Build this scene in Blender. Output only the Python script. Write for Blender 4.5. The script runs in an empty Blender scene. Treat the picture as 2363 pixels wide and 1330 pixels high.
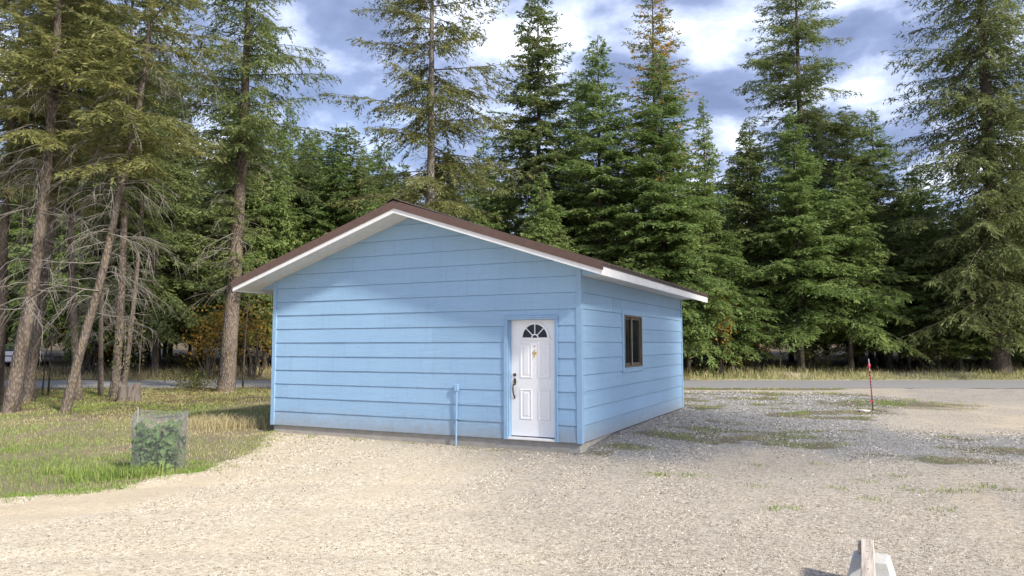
import bpy, math, random
import numpy as np
from mathutils import Matrix, Vector

sc = bpy.context.scene
COL = sc.collection

# ------------------------------------------------------------------ camera
cd = bpy.data.cameras.new('camera')
cam = bpy.data.objects.new('camera', cd)
COL.objects.link(cam)
YAW, PITCH, ROLL = -0.4506, 0.0776, -0.0015
cd.sensor_width = 36.0
cd.lens = 1660.44 / 2363 * 36
cd.clip_start = 0.05
cd.clip_end = 2000
_f = Vector((math.sin(YAW) * math.cos(PITCH), math.cos(YAW) * math.cos(PITCH), math.sin(PITCH)))
_r = Vector((math.cos(YAW), -math.sin(YAW), 0))
_u = _r.cross(_f)
_r2 = _r * math.cos(ROLL) + _u * math.sin(ROLL)
_u2 = -_r * math.sin(ROLL) + _u * math.cos(ROLL)
M = Matrix.Identity(4)
for i in range(3):
    M[i][0] = _r2[i]; M[i][1] = _u2[i]; M[i][2] = -_f[i]
M.translation = Vector((4.2268, -11.3561, 1.6395))
cam.matrix_world = M
sc.camera = cam

# ------------------------------------------------------------------ sun, sky, exposure
SUN_TO = Vector((2.95, -1.0, 2.14)).normalized()
sl = bpy.data.lights.new('sun', 'SUN')
sl.energy = 2.4
sl.angle = math.radians(4.5)
sl.color = (1.0, 0.94, 0.84)
sun = bpy.data.objects.new('sun', sl)
COL.objects.link(sun)
sun.rotation_euler = SUN_TO.to_track_quat('Z', 'Y').to_euler()
sun.location = (20, -10, 30)

world = bpy.data.worlds.new('World')
sc.world = world
world.use_nodes = True
nt = world.node_tree
nt.nodes.clear()
def WN(t, **k):
    n = nt.nodes.new(t)
    for a, v in k.items():
        setattr(n, a, v)
    return n
def wl(a, b): nt.links.new(a, b)
w_out = WN('ShaderNodeOutputWorld')
w_bg = WN('ShaderNodeBackground')
w_bg.inputs['Strength'].default_value = 0.145
sky = WN('ShaderNodeTexSky', sky_type='NISHITA', sun_disc=False)
sky.sun_elevation = math.asin(SUN_TO.z)
sky.sun_rotation = math.atan2(SUN_TO.x, SUN_TO.y)
sky.air_density = 1.0; sky.dust_density = 2.5
tc = WN('ShaderNodeTexCoord')
sep = WN('ShaderNodeSeparateXYZ'); wl(tc.outputs['Generated'], sep.inputs[0])
zz = WN('ShaderNodeMath', operation='MAXIMUM'); wl(sep.outputs['Z'], zz.inputs[0]); zz.inputs[1].default_value = 0.0
za = WN('ShaderNodeMath', operation='ADD'); wl(zz.outputs[0], za.inputs[0]); za.inputs[1].default_value = 0.32
dx = WN('ShaderNodeMath', operation='DIVIDE'); wl(sep.outputs['X'], dx.inputs[0]); wl(za.outputs[0], dx.inputs[1])
dy = WN('ShaderNodeMath', operation='DIVIDE'); wl(sep.outputs['Y'], dy.inputs[0]); wl(za.outputs[0], dy.inputs[1])
cmb = WN('ShaderNodeCombineXYZ'); wl(dx.outputs[0], cmb.inputs[0]); wl(dy.outputs[0], cmb.inputs[1])
# billowing structure: white heads and blue-grey bases
n1 = WN('ShaderNodeTexNoise'); n1.inputs['Scale'].default_value = 3.1; n1.inputs['Detail'].default_value = 9
n1.inputs['Roughness'].default_value = 0.56; n1.inputs['Distortion'].default_value = 0.15
wl(cmb.outputs[0], n1.inputs['Vector'])
r1 = WN('ShaderNodeValToRGB')
cr = r1.color_ramp
cr.elements[0].position = 0.38; cr.elements[0].color = (.56, .72, 1.24, 1)
cr.elements[1].position = 0.65; cr.elements[1].color = (4.3, 4.4, 4.8, 1)
e = cr.elements.new(0.47); e.color = (.82, 1.02, 1.65, 1)
e = cr.elements.new(0.565); e.color = (2.0, 2.25, 2.95, 1)
wl(n1.outputs['Fac'], r1.inputs['Fac'])
n2 = WN('ShaderNodeTexNoise'); n2.inputs['Scale'].default_value = 1.1; n2.inputs['Detail'].default_value = 4
n2.noise_dimensions = '3D'
wl(cmb.outputs[0], n2.inputs['Vector'])
r2 = WN('ShaderNodeMapRange'); r2.inputs['From Min'].default_value = 0.25; r2.inputs['From Max'].default_value = 0.45
r2.inputs['To Min'].default_value = 0.7; r2.inputs['To Max'].default_value = 0.95
wl(n2.outputs['Fac'], r2.inputs['Value'])
mx = WN('ShaderNodeMix', data_type='RGBA')
wl(r2.outputs['Result'], mx.inputs['Factor']); wl(sky.outputs['Color'], mx.inputs['A']); wl(r1.outputs['Color'], mx.inputs['B'])
wl(mx.outputs['Result'], w_bg.inputs['Color'])
wl(w_bg.outputs[0], w_out.inputs['Surface'])

sc.view_settings.view_transform = 'Standard'
sc.view_settings.look = 'None'
sc.view_settings.gamma = 1.0
sc.view_settings.use_curve_mapping = False
sc.view_settings.exposure = 1.62

GZ = -0.12      # ground level, the siding's lower edge is z = 0

# ------------------------------------------------------------------ helpers
def tag(o, label=None, cat=None, group=None, kind=None):
    if label: o['label'] = label
    if cat: o['category'] = cat
    if group: o['group'] = group
    if kind: o['kind'] = kind
    return o

def empty(name, loc=(0, 0, 0)):
    o = bpy.data.objects.new(name, None)
    o.empty_display_size = 0.2
    o.location = loc
    COL.objects.link(o)
    return o

def link(name, me, parent=None, loc=(0, 0, 0)):
    o = bpy.data.objects.new(name, me)
    COL.objects.link(o)
    if parent is not None:
        o.parent = parent
    o.location = loc
    return o

def np_mesh(name, V, faces, mat, smooth=False, attrs=None):
    """faces: list of (n,k) int arrays"""
    me = bpy.data.meshes.new(name)
    V = np.asarray(V, np.float32).reshape(-1, 3)
    me.vertices.add(len(V))
    me.vertices.foreach_set('co', V.ravel())
    if isinstance(faces, np.ndarray): faces = [faces]
    faces = [np.asarray(F, np.int32) for F in faces if len(F)]
    li = np.concatenate([F.ravel() for F in faces])
    tot = np.concatenate([np.full(len(F), F.shape[1], np.int32) for F in faces])
    st = np.concatenate([[0], np.cumsum(tot)[:-1]]).astype(np.int32)
    me.loops.add(len(li)); me.loops.foreach_set('vertex_index', li)
    me.polygons.add(len(tot)); me.polygons.foreach_set('loop_start', st)
    try: me.polygons.foreach_set('loop_total', tot)
    except Exception: pass
    me.polygons.foreach_set('use_smooth', np.full(len(tot), smooth, bool))
    for k, v in (attrs or {}).items():
        v = np.asarray(v, np.float32)
        if v.ndim == 1:
            a = me.attributes.new(k, 'FLOAT', 'POINT'); a.data.foreach_set('value', v)
        else:
            a = me.attributes.new(k, 'FLOAT_VECTOR', 'POINT'); a.data.foreach_set('vector', v.ravel())
    me.update(calc_edges=True)
    if mat: me.materials.append(mat)
    return me

class MB:
    """small mesh builder"""
    def __init__(s): s.v = []; s.f = []
    def add(s, vs, fs):
        b = len(s.v); s.v += [tuple(p) for p in vs]; s.f += [tuple(b + i for i in f) for f in fs]; return s
    def box(s, a, b):
        x0, y0, z0 = a; x1, y1, z1 = b
        return s.add([(x0,y0,z0),(x1,y0,z0),(x1,y1,z0),(x0,y1,z0),(x0,y0,z1),(x1,y0,z1),(x1,y1,z1),(x0,y1,z1)],
              [(0,3,2,1),(4,5,6,7),(0,1,5,4),(1,2,6,5),(2,3,7,6),(3,0,4,7)])
    def prism(s, A, B):
        n = len(A)
        return s.add(list(A) + list(B), [tuple(range(n))[::-1], tuple(range(n, 2*n))] + [(i, (i+1) % n, n+(i+1) % n, n+i) for i in range(n)])
    def xz(s, pts, y0, y1):
        return s.prism([(x, y1, z) for x, z in pts], [(x, y0, z) for x, z in pts])
    def tube(s, P, R, n=8, cap=True):
        P = [Vector(p) for p in P]
        if not hasattr(R, '__len__'): R = [R] * len(P)
        rings = []
        for i, p in enumerate(P):
            t = (P[min(i+1, len(P)-1)] - P[max(i-1, 0)]).normalized()
            a = Vector((0, 0, 1)) if abs(t.z) < .9 else Vector((1, 0, 0))
            u = t.cross(a).normalized(); w = t.cross(u)
            rings.append([p + (u*math.cos(2*math.pi*k/n) + w*math.sin(2*math.pi*k/n))*R[i] for k in range(n)])
        fs = []
        for i in range(len(P)-1):
            for k in range(n):
                fs.append((i*n+k, i*n+(k+1) % n, (i+1)*n+(k+1) % n, (i+1)*n+k))
        if cap:
            fs.append(tuple(range(n))[::-1]); fs.append(tuple(range((len(P)-1)*n, len(P)*n)))
        return s.add([q for r in rings for q in r], fs)
    def build(s, name, mat, parent=None, smooth=False, bevel=0):
        me = bpy.data.meshes.new(name)
        me.from_pydata(s.v, [], s.f)
        me.update()
        import bmesh
        bm = bmesh.new(); bm.from_mesh(me)
        bmesh.ops.recalc_face_normals(bm, faces=bm.faces)
        if bevel:
            bmesh.ops.bevel(bm, geom=list(bm.edges), offset=bevel, segments=1, affect='EDGES', clamp_overlap=True)
        bm.to_mesh(me); bm.free()
        if smooth:
            me.polygons.foreach_set('use_smooth', [True]*len(me.polygons))
        me.materials.append(mat)
        return link(name, me, parent)

def tubes_np(P, R, n=4):
    """P (N,m,3) polylines, R (N,m) radii -> V, quads"""
    N, m, _ = P.shape
    T = np.empty_like(P)
    T[:, 1:-1] = P[:, 2:] - P[:, :-2]; T[:, 0] = P[:, 1] - P[:, 0]; T[:, -1] = P[:, -1] - P[:, -2]
    T /= np.linalg.norm(T, axis=2, keepdims=True) + 1e-9
    A = np.where(np.abs(T[..., 2:3]) < .9, np.array([0, 0, 1.]), np.array([1., 0, 0]))
    U = np.cross(T, A); U /= np.linalg.norm(U, axis=2, keepdims=True) + 1e-9
    W = np.cross(T, U)
    ang = np.arange(n) * 2 * np.pi / n
    V = P[:, :, None] + R[:, :, None, None] * (U[:, :, None] * np.cos(ang)[None, None, :, None] + W[:, :, None] * np.sin(ang)[None, None, :, None])
    idx = np.arange(N*m*n).reshape(N, m, n)
    a = idx[:, :-1, :]; b = np.roll(a, -1, 2); d = idx[:, 1:, :]; c = np.roll(d, -1, 2)
    return V.reshape(-1, 3), np.stack([a, b, c, d], -1).reshape(-1, 4)

def vnoise(x, y, seed=0, octaves=3):
    """smooth value noise in 0..1"""
    out = 0; amp = 1; tot = 0
    for o in range(octaves):
        X = x * 2**o + 17.3*o + seed*7.13; Y = y * 2**o - 9.1*o + seed*3.7
        xi = np.floor(X).astype(np.int64); yi = np.floor(Y).astype(np.int64)
        fx = X - xi; fy = Y - yi; fx = fx*fx*(3-2*fx); fy = fy*fy*(3-2*fy)
        def h(i, j):
            k = (i*374761393 + j*668265263 + seed*1442695 + o*97) & 0x7fffffff
            k = ((k ^ (k >> 13)) * 1274126177) & 0x7fffffff
            return ((k ^ (k >> 16)) & 0xffff) / 65535.0
        v = (h(xi, yi)*(1-fx) + h(xi+1, yi)*fx)*(1-fy) + (h(xi, yi+1)*(1-fx) + h(xi+1, yi+1)*fx)*fy
        out = out + v*amp; tot += amp; amp *= .5
    return out / tot

def sstep(a, b, x):
    t = np.clip((x-a)/(b-a), 0, 1); return t*t*(3-2*t)

def poly_sd(px, py, poly):
    """signed distance, positive inside"""
    d = np.full(px.shape, 1e9); ins = np.zeros(px.shape, bool)
    n = len(poly)
    for i in range(n):
        x0, y0 = poly[i]; x1, y1 = poly[(i+1) % n]
        ex, ey = x1-x0, y1-y0
        t = np.clip(((px-x0)*ex + (py-y0)*ey) / (ex*ex+ey*ey), 0, 1)
        d = np.minimum(d, np.hypot(px-x0-t*ex, py-y0-t*ey))
        c = ((y0 > py) != (y1 > py)) & (px < (x1-x0)*(py-y0)/((y1-y0) if abs(y1-y0) > 1e-9 else 1e-9) + x0)
        ins ^= c
    return np.where(ins, d, -d)

# ------------------------------------------------------------------ materials
class NM:
    def __init__(s, name):
        s.m = bpy.data.materials.new(name); s.m.use_nodes = True
        s.t = s.m.node_tree; s.p = s.t.nodes['Principled BSDF']; s.out = s.t.nodes['Material Output']
    def n(s, t, **k):
        q = s.t.nodes.new(t)
        for a, v in k.items(): setattr(q, a, v)
        return q
    def l(s, a, b): s.t.links.new(a, b)
    def coord(s, scale=(1, 1, 1), kind='Object'):
        c = s.n('ShaderNodeTexCoord'); m = s.n('ShaderNodeMapping'); m.inputs['Scale'].default_value = scale
        s.l(c.outputs[kind], m.inputs[0]); return m.outputs[0]
    def noise(s, vec, scale, detail=4, rough=.5, dist=0.):
        q = s.n('ShaderNodeTexNoise'); s.l(vec, q.inputs['Vector'])
        q.inputs['Scale'].default_value = scale; q.inputs['Detail'].default_value = detail
        q.inputs['Roughness'].default_value = rough; q.inputs['Distortion'].default_value = dist
        return q.outputs['Fac']
    def voro(s, vec, scale, feature='F1', out='Distance'):
        q = s.n('ShaderNodeTexVoronoi', feature=feature); s.l(vec, q.inputs['Vector']); q.inputs['Scale'].default_value = scale
        return q.outputs[out]
    def ramp(s, fac, *st):
        q = s.n('ShaderNodeValToRGB'); c = q.color_ramp
        c.elements[0].position = st[0][0]; c.elements[0].color = (*st[0][1], 1)
        c.elements[1].position = st[-1][0]; c.elements[1].color = (*st[-1][1], 1)
        for p, col in st[1:-1]:
            e = c.elements.new(p); e.color = (*col, 1)
        s.l(fac, q.inputs[0]); return q.outputs[0]
    def mix(s, fac, a, b, mode='MIX'):
        q = s.n('ShaderNodeMix', data_type='RGBA', blend_type=mode)
        for k, v in (('Factor', fac), ('A', a), ('B', b)):
            i = q.inputs[k]
            if k != 'Factor': i = [z for z in q.inputs if z.name == k and z.type == 'RGBA'][0]
            if isinstance(v, (int, float)): i.default_value = v
            elif isinstance(v, tuple): i.default_value = (*v, 1)
            else: s.l(v, i)
        return [z for z in q.outputs if z.type == 'RGBA'][0]
    def math(s, op, a, b=None, clamp=False):
        q = s.n('ShaderNodeMath', operation=op); q.use_clamp = clamp
        for i, v in enumerate((a, b)):
            if v is None: continue
            if isinstance(v, (int, float)): q.inputs[i].default_value = v
            else: s.l(v, q.inputs[i])
        return q.outputs[0]
    def mr(s, v, a, b, c=0., d=1.):
        q = s.n('ShaderNodeMapRange'); s.l(v, q.inputs['Value'])
        for k, z in (('From Min', a), ('From Max', b), ('To Min', c), ('To Max', d)): q.inputs[k].default_value = z
        return q.outputs[0]
    def attr(s, name, out='Fac'):
        q = s.n('ShaderNodeAttribute', attribute_name=name); return q.outputs[out]
    def bump(s, h, strength, dist=.01):
        q = s.n('ShaderNodeBump'); q.inputs['Strength'].default_value = strength; q.inputs['Distance'].default_value = dist
        s.l(h, q.inputs['Height']); s.l(q.outputs[0], s.p.inputs['Normal']); return q.outputs[0]
    def color(s, c):
        if isinstance(c, tuple): s.p.inputs['Base Color'].default_value = (*c, 1)
        else: s.l(c, s.p.inputs['Base Color'])
    def rough(s, r):
        if isinstance(r, (int, float)): s.p.inputs['Roughness'].default_value = r
        else: s.l(r, s.p.inputs['Roughness'])

def paint(name, col, rough=.5, var=.06, bump=.15, grain=None, scale=8):
    q = NM(name); v = q.coord()
    a = q.noise(v, scale, 5, .6)
    lo = tuple(c*(1-var*2) for c in col); hi = tuple(min(1, c*(1+var)) for c in col)
    c = q.ramp(a, (.3, lo), (.7, hi))
    q.color(c); q.rough(rough)
    g = q.noise(q.coord(grain or (1, 1, 1)), 40, 4, .6)
    q.bump(g, bump, .004)
    return q.m

def m_siding():
    q = NM('blue_siding_paint')
    oi = q.n('ShaderNodeObjectInfo')
    # embossed cedar grain runs along the board; offset per board
    c = q.n('ShaderNodeTexCoord'); ad = q.n('ShaderNodeVectorMath', operation='ADD'); q.l(c.outputs['Object'], ad.inputs[0])
    cb = q.n('ShaderNodeCombineXYZ')
    for i in range(3): q.l(q.math('MULTIPLY', oi.outputs['Random'], 37. + i*11), cb.inputs[i])
    q.l(cb.outputs[0], ad.inputs[1])
    mp = q.n('ShaderNodeMapping'); mp.inputs['Scale'].default_value = (1.6, 1.6, 13); q.l(ad.outputs[0], mp.inputs[0])
    g = q.noise(mp.outputs[0], 3.2, 6, .62, 1.6)
    w = q.n('ShaderNodeTexWave', wave_type='BANDS', bands_direction='Z'); q.l(mp.outputs[0], w.inputs['Vector'])
    w.inputs['Scale'].default_value = 1.6; w.inputs['Distortion'].default_value = 9; w.inputs['Detail'].default_value = 3
    w.inputs['Detail Scale'].default_value = .6
    h = q.math('ADD', q.math('MULTIPLY', g, .7), q.math('MULTIPLY', w.outputs['Fac'], .5))
    big = q.noise(q.coord(), .9, 3, .5)
    col = q.ramp(big, (.3, (.272, .438, .625)), (.7, (.298, .47, .66)))
    tint = q.mr(oi.outputs['Random'], 0, 1, .96, 1.04)
    col = q.mix(1.0, col, q.ramp(tint, (.9, (.9, .9, .9)), (1.1, (1.1, 1.1, 1.1))), 'MULTIPLY')
    wear = q.mr(q.noise(q.coord((6, 6, 30)), 6, 4, .7), .64, .78)
    col = q.mix(q.math('MULTIPLY', wear, .25), col, (.36, .50, .66))
    sx = q.n('ShaderNodeSeparateXYZ'); q.l(q.n('ShaderNodeTexCoord').outputs['Object'], sx.inputs[0])
    mud = q.math('MULTIPLY', q.mr(q.math('ADD', sx.outputs['Z'], q.math('MULTIPLY', q.noise(q.coord(), 7, 5, .7), -.5)), .12, -.28), .6, True)
    col = q.mix(mud, col, (.30, .26, .20))
    stk = q.math('MULTIPLY', q.mr(q.noise(q.coord((9, 9, .7)), 1.6, 5, .65), .52, .75), .16, True)
    col = q.mix(stk, col, (.16, .25, .36))
    q.color(col); q.rough(.42)
    q.bump(h, .6, .008)
    return q.m

def m_concrete(name='concrete', a=(.30, .28, .25), b=(.45, .43, .39)):
    q = NM(name); v = q.coord()
    n = q.noise(v, 5, 8, .65); f = q.noise(v, 90, 3, .6)
    c = q.ramp(n, (.3, a), (.7, b)); c = q.mix(.25, c, q.ramp(f, (.3, tuple(x*.6 for x in a)), (.7, b)))
    q.color(c); q.rough(.9); q.bump(q.math('ADD', n, q.math('MULTIPLY', f, .5)), .4, .01)
    return q.m

def m_metal(name, col, rough=.4, metallic=0.):
    q = NM(name); v = q.coord()
    n = q.noise(v, 12, 4, .6)
    q.color(q.ramp(n, (.3, tuple(c*.85 for c in col)), (.7, tuple(min(1, c*1.1) for c in col))))
    q.rough(q.mr(n, .3, .7, rough*.8, rough*1.2)); q.p.inputs['Metallic'].default_value = metallic
    return q.m

def m_bark(name, a, b, c, moss=.0):
    q = NM(name); v = q.coord((1, 1, .38))
    vo = q.voro(v, 21); n = q.noise(v, 30, 6, .75); big = q.noise(q.coord(), 1.1, 4, .55)
    col = q.ramp(q.math('ADD', q.math('MULTIPLY', vo, .75), q.math('MULTIPLY', n, .5)), (.3, c), (.5, a), (.72, b))
    col = q.mix(q.mr(big, .35, .7), col, q.mix(.55, col, c))
    if moss:
        col = q.mix(q.math('MULTIPLY', q.mr(q.noise(q.coord((3, 3, .6)), 3.5, 5, .65), .55, .68), moss), col, (.26, .20, .06))
    q.color(col); q.rough(.95)
    q.bump(q.math('SUBTRACT', q.math('MULTIPLY', n, .6), vo), .9, .03)
    return q.m

def m_leaf(name, dark, mid, light, accent=None, acc=.0, trans=.45, nscale=.45):
    q = NM(name)
    r = q.attr('rnd'); oi = q.n('ShaderNodeObjectInfo')
    v = q.coord(); n = q.noise(v, nscale, 3, .6); n2 = q.noise(v, 2.2, 2, .5)
    k = q.math('ADD', q.math('MULTIPLY', r, .55), q.math('ADD', q.math('MULTIPLY', q.mr(n, .3, .7), .3), q.math('MULTIPLY', q.mr(n2, .3, .7), .25)))
    k = q.math('ADD', k, q.mr(oi.outputs['Random'], 0, 1, -.12, .12))
    c = q.ramp(k, (.1, dark), (.5, mid), (.95, light))
    if accent:
        f = q.math('MULTIPLY', q.mr(q.noise(v, .9 if acc > .9 else 1.3, 3, .6), .50 if acc > .9 else .60, .60 if acc > .9 else .70), acc)
        f = q.math('MULTIPLY', f, q.mr(r, .1, .5) if acc > .9 else q.mr(r, .35, .8))
        c = q.mix(f, c, accent)
    q.color(c); q.rough(.6); q.p.inputs['Specular IOR Level'].default_value = .25
    tr = q.n('ShaderNodeBsdfTranslucent'); q.l(c, tr.inputs['Color'])
    mx = q.n('ShaderNodeMixShader'); mx.inputs[0].default_value = trans
    q.l(q.p.outputs[0], mx.inputs[1]); q.l(tr.outputs[0], mx.inputs[2]); q.l(mx.outputs[0], q.out.inputs['Surface'])
    return q.m

def m_ground():
    q = NM('ground_gravel_and_soil')
    v = q.coord()
    z1 = q.n('ShaderNodeAttribute', attribute_name='zone'); s1 = q.n('ShaderNodeSeparateXYZ'); q.l(z1.outputs['Vector'], s1.inputs[0])
    z2 = q.n('ShaderNodeAttribute', attribute_name='zone2'); s2 = q.n('ShaderNodeSeparateXYZ'); q.l(z2.outputs['Vector'], s2.inputs[0])
    lawn, grey, moss = s1.outputs; litter, sand, pink = s2.outputs
    fine = q.noise(v, 14, 6, .7); med = q.noise(v, 2.6, 5, .6); big = q.noise(v, .5, 4, .55)
    # crushed stone
    st = q.voro(v, 75, 'F1', 'Color'); sb = q.n('ShaderNodeSeparateColor'); q.l(st, sb.inputs[0])
    sd = q.voro(v, 75); st2 = q.voro(v, 34, 'F1', 'Color'); sb2 = q.n('ShaderNodeSeparateColor'); q.l(st2, sb2.inputs[0])
    k = q.math('ADD', q.math('MULTIPLY', sb.outputs[0], .6), q.math('MULTIPLY', sb2.outputs[1], .4))
    tan = q.ramp(k, (.10, (.20, .165, .115)), (.25, (.46, .39, .275)), (.6, (.59, .50, .365)), (.92, (.74, .67, .55)))
    pnk = q.ramp(k, (.08, (.12, .10, .078)), (.28, (.31, .265, .205)), (.6, (.41, .355, .28)), (.92, (.60, .545, .455)))
    gry = q.ramp(k, (.1, (.085, .080, .073)), (.35, (.21, .20, .185)), (.65, (.29, .277, .257)), (.92, (.46, .445, .42)))
    snd = q.ramp(fine, (.25, (.45, .365, .245)), (.75, (.60, .50, .355)))
    soil = q.ramp(fine, (.25, (.13, .10, .06)), (.75, (.30, .25, .15)))
    lit = q.ramp(fine, (.25, (.06, .045, .025)), (.75, (.17, .12, .06)))
    mos = q.ramp(fine, (.3, (.07, .058, .03)), (.7, (.18, .135, .085)))
    mos = q.mix(q.mr(q.noise(v, 1.1, 3, .6), .45, .6), mos, q.ramp(fine, (.3, (.055, .065, .022)), (.7, (.13, .13, .055))))
    jit = q.math('ADD', q.math('MULTIPLY', q.math('SUBTRACT', med, .5), .55), q.math('MULTIPLY', q.math('SUBTRACT', fine, .5), .5))
    def th(a, w=.12):
        return q.mr(q.math('ADD', a, jit), .5-w, .5+w)
    c = q.mix(th(pink, .3), tan, pnk)
    c = q.mix(q.math('MULTIPLY', q.mr(q.math('ADD', sand, q.math('MULTIPLY', jit, 1.2)), .4, .75), .85), c, snd)
    c = q.mix(th(grey, .15), c, gry)
    c = q.mix(q.math('MULTIPLY', th(moss, .2), .9), c, mos)
    c = q.mix(th(lawn, .06), c, soil)
    c = q.mix(th(litter, .2), c, lit)
    # slow tone drift, damp darker stains
    c = q.mix(q.math('MULTIPLY', q.mr(big, .35, .7), .22), c, q.mix(1., c, (.62, .58, .54), 'MULTIPLY'))
    q.color(c); q.rough(.95)
    h = q.math('ADD', q.math('MULTIPLY', sd, -.5), q.math('ADD', q.math('MULTIPLY', fine, .5), q.math('MULTIPLY', med, 1.)))
    q.bump(h, .7, .03)
    return q.m

def m_stone():
    q = NM('crushed_stone')
    r = q.attr('rnd'); g = q.attr('grey')
    warm = q.ramp(r, (.04, (.08, .068, .055)), (.22, (.28, .23, .175)), (.6, (.45, .38, .29)), (.97, (.62, .57, .48)))
    cool = q.ramp(r, (.05, (.065, .06, .052)), (.35, (.19, .178, .158)), (.7, (.31, .29, .26)), (.97, (.52, .495, .45)))
    q.color(q.mix(g, warm, cool)); q.rough(.9)
    return q.m

def m_grass():
    q = NM('grass_blades')
    r = q.attr('rnd'); g = q.attr('green')
    gr = q.ramp(r, (.1, (.10, .18, .025)), (.5, (.18, .29, .05)), (.9, (.29, .38, .09)))
    st = q.ramp(r, (.1, (.27, .21, .10)), (.5, (.47, .39, .22)), (.9, (.64, .56, .36)))
    c = q.mix(g, st, gr)
    q.color(c); q.rough(.65); q.p.inputs['Specular IOR Level'].default_value = .2
    tr = q.n('ShaderNodeBsdfTranslucent'); q.l(c, tr.inputs['Color'])
    mx = q.n('ShaderNodeMixShader'); mx.inputs[0].default_value = .3
    q.l(q.p.outputs[0], mx.inputs[1]); q.l(tr.outputs[0], mx.inputs[2]); q.l(mx.outputs[0], q.out.inputs['Surface'])
    return q.m

def m_asphalt():
    q = NM('asphalt'); v = q.coord()
    f = q.noise(v, 60, 4, .7); b = q.noise(q.coord((.12, 1.2, 1)), 1.2, 5, .6)
    c = q.ramp(f, (.3, (.13, .127, .12)), (.7, (.27, .262, .25)))
    c = q.mix(q.math('MULTIPLY', q.mr(b, .35, .7), .5), c, (.24, .232, .22))
    q.color(c); q.rough(.9); q.bump(f, .3, .01)
    return q.m

def m_glass(name, col=(.012, .014, .015), rough=.06):
    q = NM(name); n = q.noise(q.coord(), 3, 3, .5)
    q.color(q.ramp(n, (.3, col), (.7, tuple(c*1.6 for c in col)))); q.rough(rough)
    q.p.inputs['Specular IOR Level'].default_value = .5
    return q.m

def m_wood(name, a, b, axis=1):
    q = NM(name); s = [22, 22, 22]; s[axis] = .8
    v = q.coord(tuple(s)); n = q.noise(v, 2.2, 6, .65, .4); f = q.noise(v, 9, 4, .7)
    c = q.ramp(n, (.3, a), (.52, b), (.72, tuple(min(1, x*1.25) for x in b)))
    c = q.mix(q.mr(f, .6, .75, 0, .6), c, tuple(x*.45 for x in a))
    q.color(c); q.rough(.85); q.bump(q.math('ADD', n, f), .7, .006)
    return q.m

MAT = dict(
    siding=m_siding(), trim=paint('blue_trim_paint', (.28, .448, .638), .45, .04, .25, (12, 12, 2)),
    white=paint('white_paint', (.80, .79, .77), .5, .03, .12, (2, 12, 12)),
    soffit=paint('soffit_paint', (.70, .69, .66), .7, .05, .25, (1, 10, 10)),
    door=paint('door_white_enamel', (.90, .90, .90), .3, .01, .03),
    roof=m_metal('brown_roof_metal', (.125, .072, .052), .42), cap=m_metal('dark_ridge_metal', (.06, .045, .04), .5),
    concrete=m_concrete(), block=m_concrete('precast_concrete', (.36, .36, .35), (.52, .52, .50)),
    glass=m_glass('dark_glass'), bronze=m_metal('bronze_window_aluminium', (.16, .125, .09), .45, .2),
    bronze_dark=m_metal('dark_bronze_aluminium', (.05, .042, .035), .5, .2),
    brass=m_metal('brass', (.75, .50, .16), .22, 1.), antique=m_metal('antique_brass', (.17, .13, .09), .35, 1.), black=m_metal('black_metal', (.02, .02, .02), .5),
    ground=m_ground(), stone=m_stone(), grass=m_grass(), asphalt=m_asphalt(),
    bark=m_bark('fir_bark', (.15, .118, .096), (.045, .035, .029), (.26, .212, .172), .4),
    bark_dark=m_bark('spruce_bark', (.085, .065, .052), (.035, .028, .024), (.15, .12, .095), .2),
    bark_pale=m_bark('pale_bark', (.19, .165, .14), (.07, .058, .047), (.33, .295, .25), .1),
    twig=m_metal('dead_twig_wood', (.20, .178, .155), .9), branch=m_metal('living_branch_bark', (.10, .08, .06), .9),
    fol_young=m_leaf('young_fir_needles', (.085, .130, .040), (.165, .240, .070), (.29, .355, .12), (.26, .2, .04), .35),
    fol_mature=m_leaf('mature_fir_needles', (.092, .120, .045), (.172, .216, .076), (.30, .335, .13), (.26, .2, .05), .5),
    fol_olive=m_leaf('olive_fir_needles', (.082, .096, .036), (.21, .222, .078), (.35, .338, .13), (.36, .26, .07), .7),
    fol_spruce=m_leaf('spruce_needles', (.088, .112, .044), (.165, .198, .072), (.29, .31, .125), (.2, .17, .05), .4),
    fol_larch=m_leaf('larch_needles', (.08, .095, .024), (.18, .20, .05), (.30, .29, .08), (.66, .40, .07), .95, .3, .9),
    fol_autumn=m_leaf('autumn_leaves', (.09, .10, .025), (.30, .19, .035), (.55, .33, .06), (.55, .15, .03), .9, .4, .9),
    fol_litter=m_leaf('dry_litter_leaves', (.07, .055, .025), (.17, .13, .055), (.30, .24, .10), (.30, .20, .05), .6, .2, .8),
    fol_yellow=m_leaf('yellowing_leaves', (.12, .10, .025), (.25, .20, .05), (.42, .34, .08), (.34, .14, .04), .6, .3, .8),
    fol_brush=m_leaf('brush_leaves', (.035, .045, .015), (.075, .085, .025), (.17, .14, .04), (.34, .22, .04), .7, .3, .8),
    fol_plant=m_leaf('broad_green_leaves', (.08, .14, .05), (.14, .23, .08), (.24, .31, .10), (.45, .40, .25), .5, .25, 3.),
    wire=m_metal('galvanised_wire', (.45, .46, .47), .5, .6),
    oldwood=m_wood('weathered_wood', (.23, .19, .15), (.50, .43, .36), 1), stumpwood=m_wood('rotting_stump_wood', (.05, .035, .028), (.15, .125, .105), 2),
    tape=m_metal('pink_flagging', (.60, .06, .13), .6), steel=m_metal('dark_steel', (.05, .03, .028), .7), galv=m_metal('pale_galvanised_steel', (.45, .45, .43), .5, .3),
    rock=m_concrete('pale_rock', (.40, .38, .35), (.60, .58, .55)), carpaint=m_metal('white_car_paint', (.75, .75, .75), .25), tyre=m_metal('tyre_rubber', (.02, .02, .02), .8),
    rail=m_metal('dark_fence_wood', (.05, .042, .035), .9),
)

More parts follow.
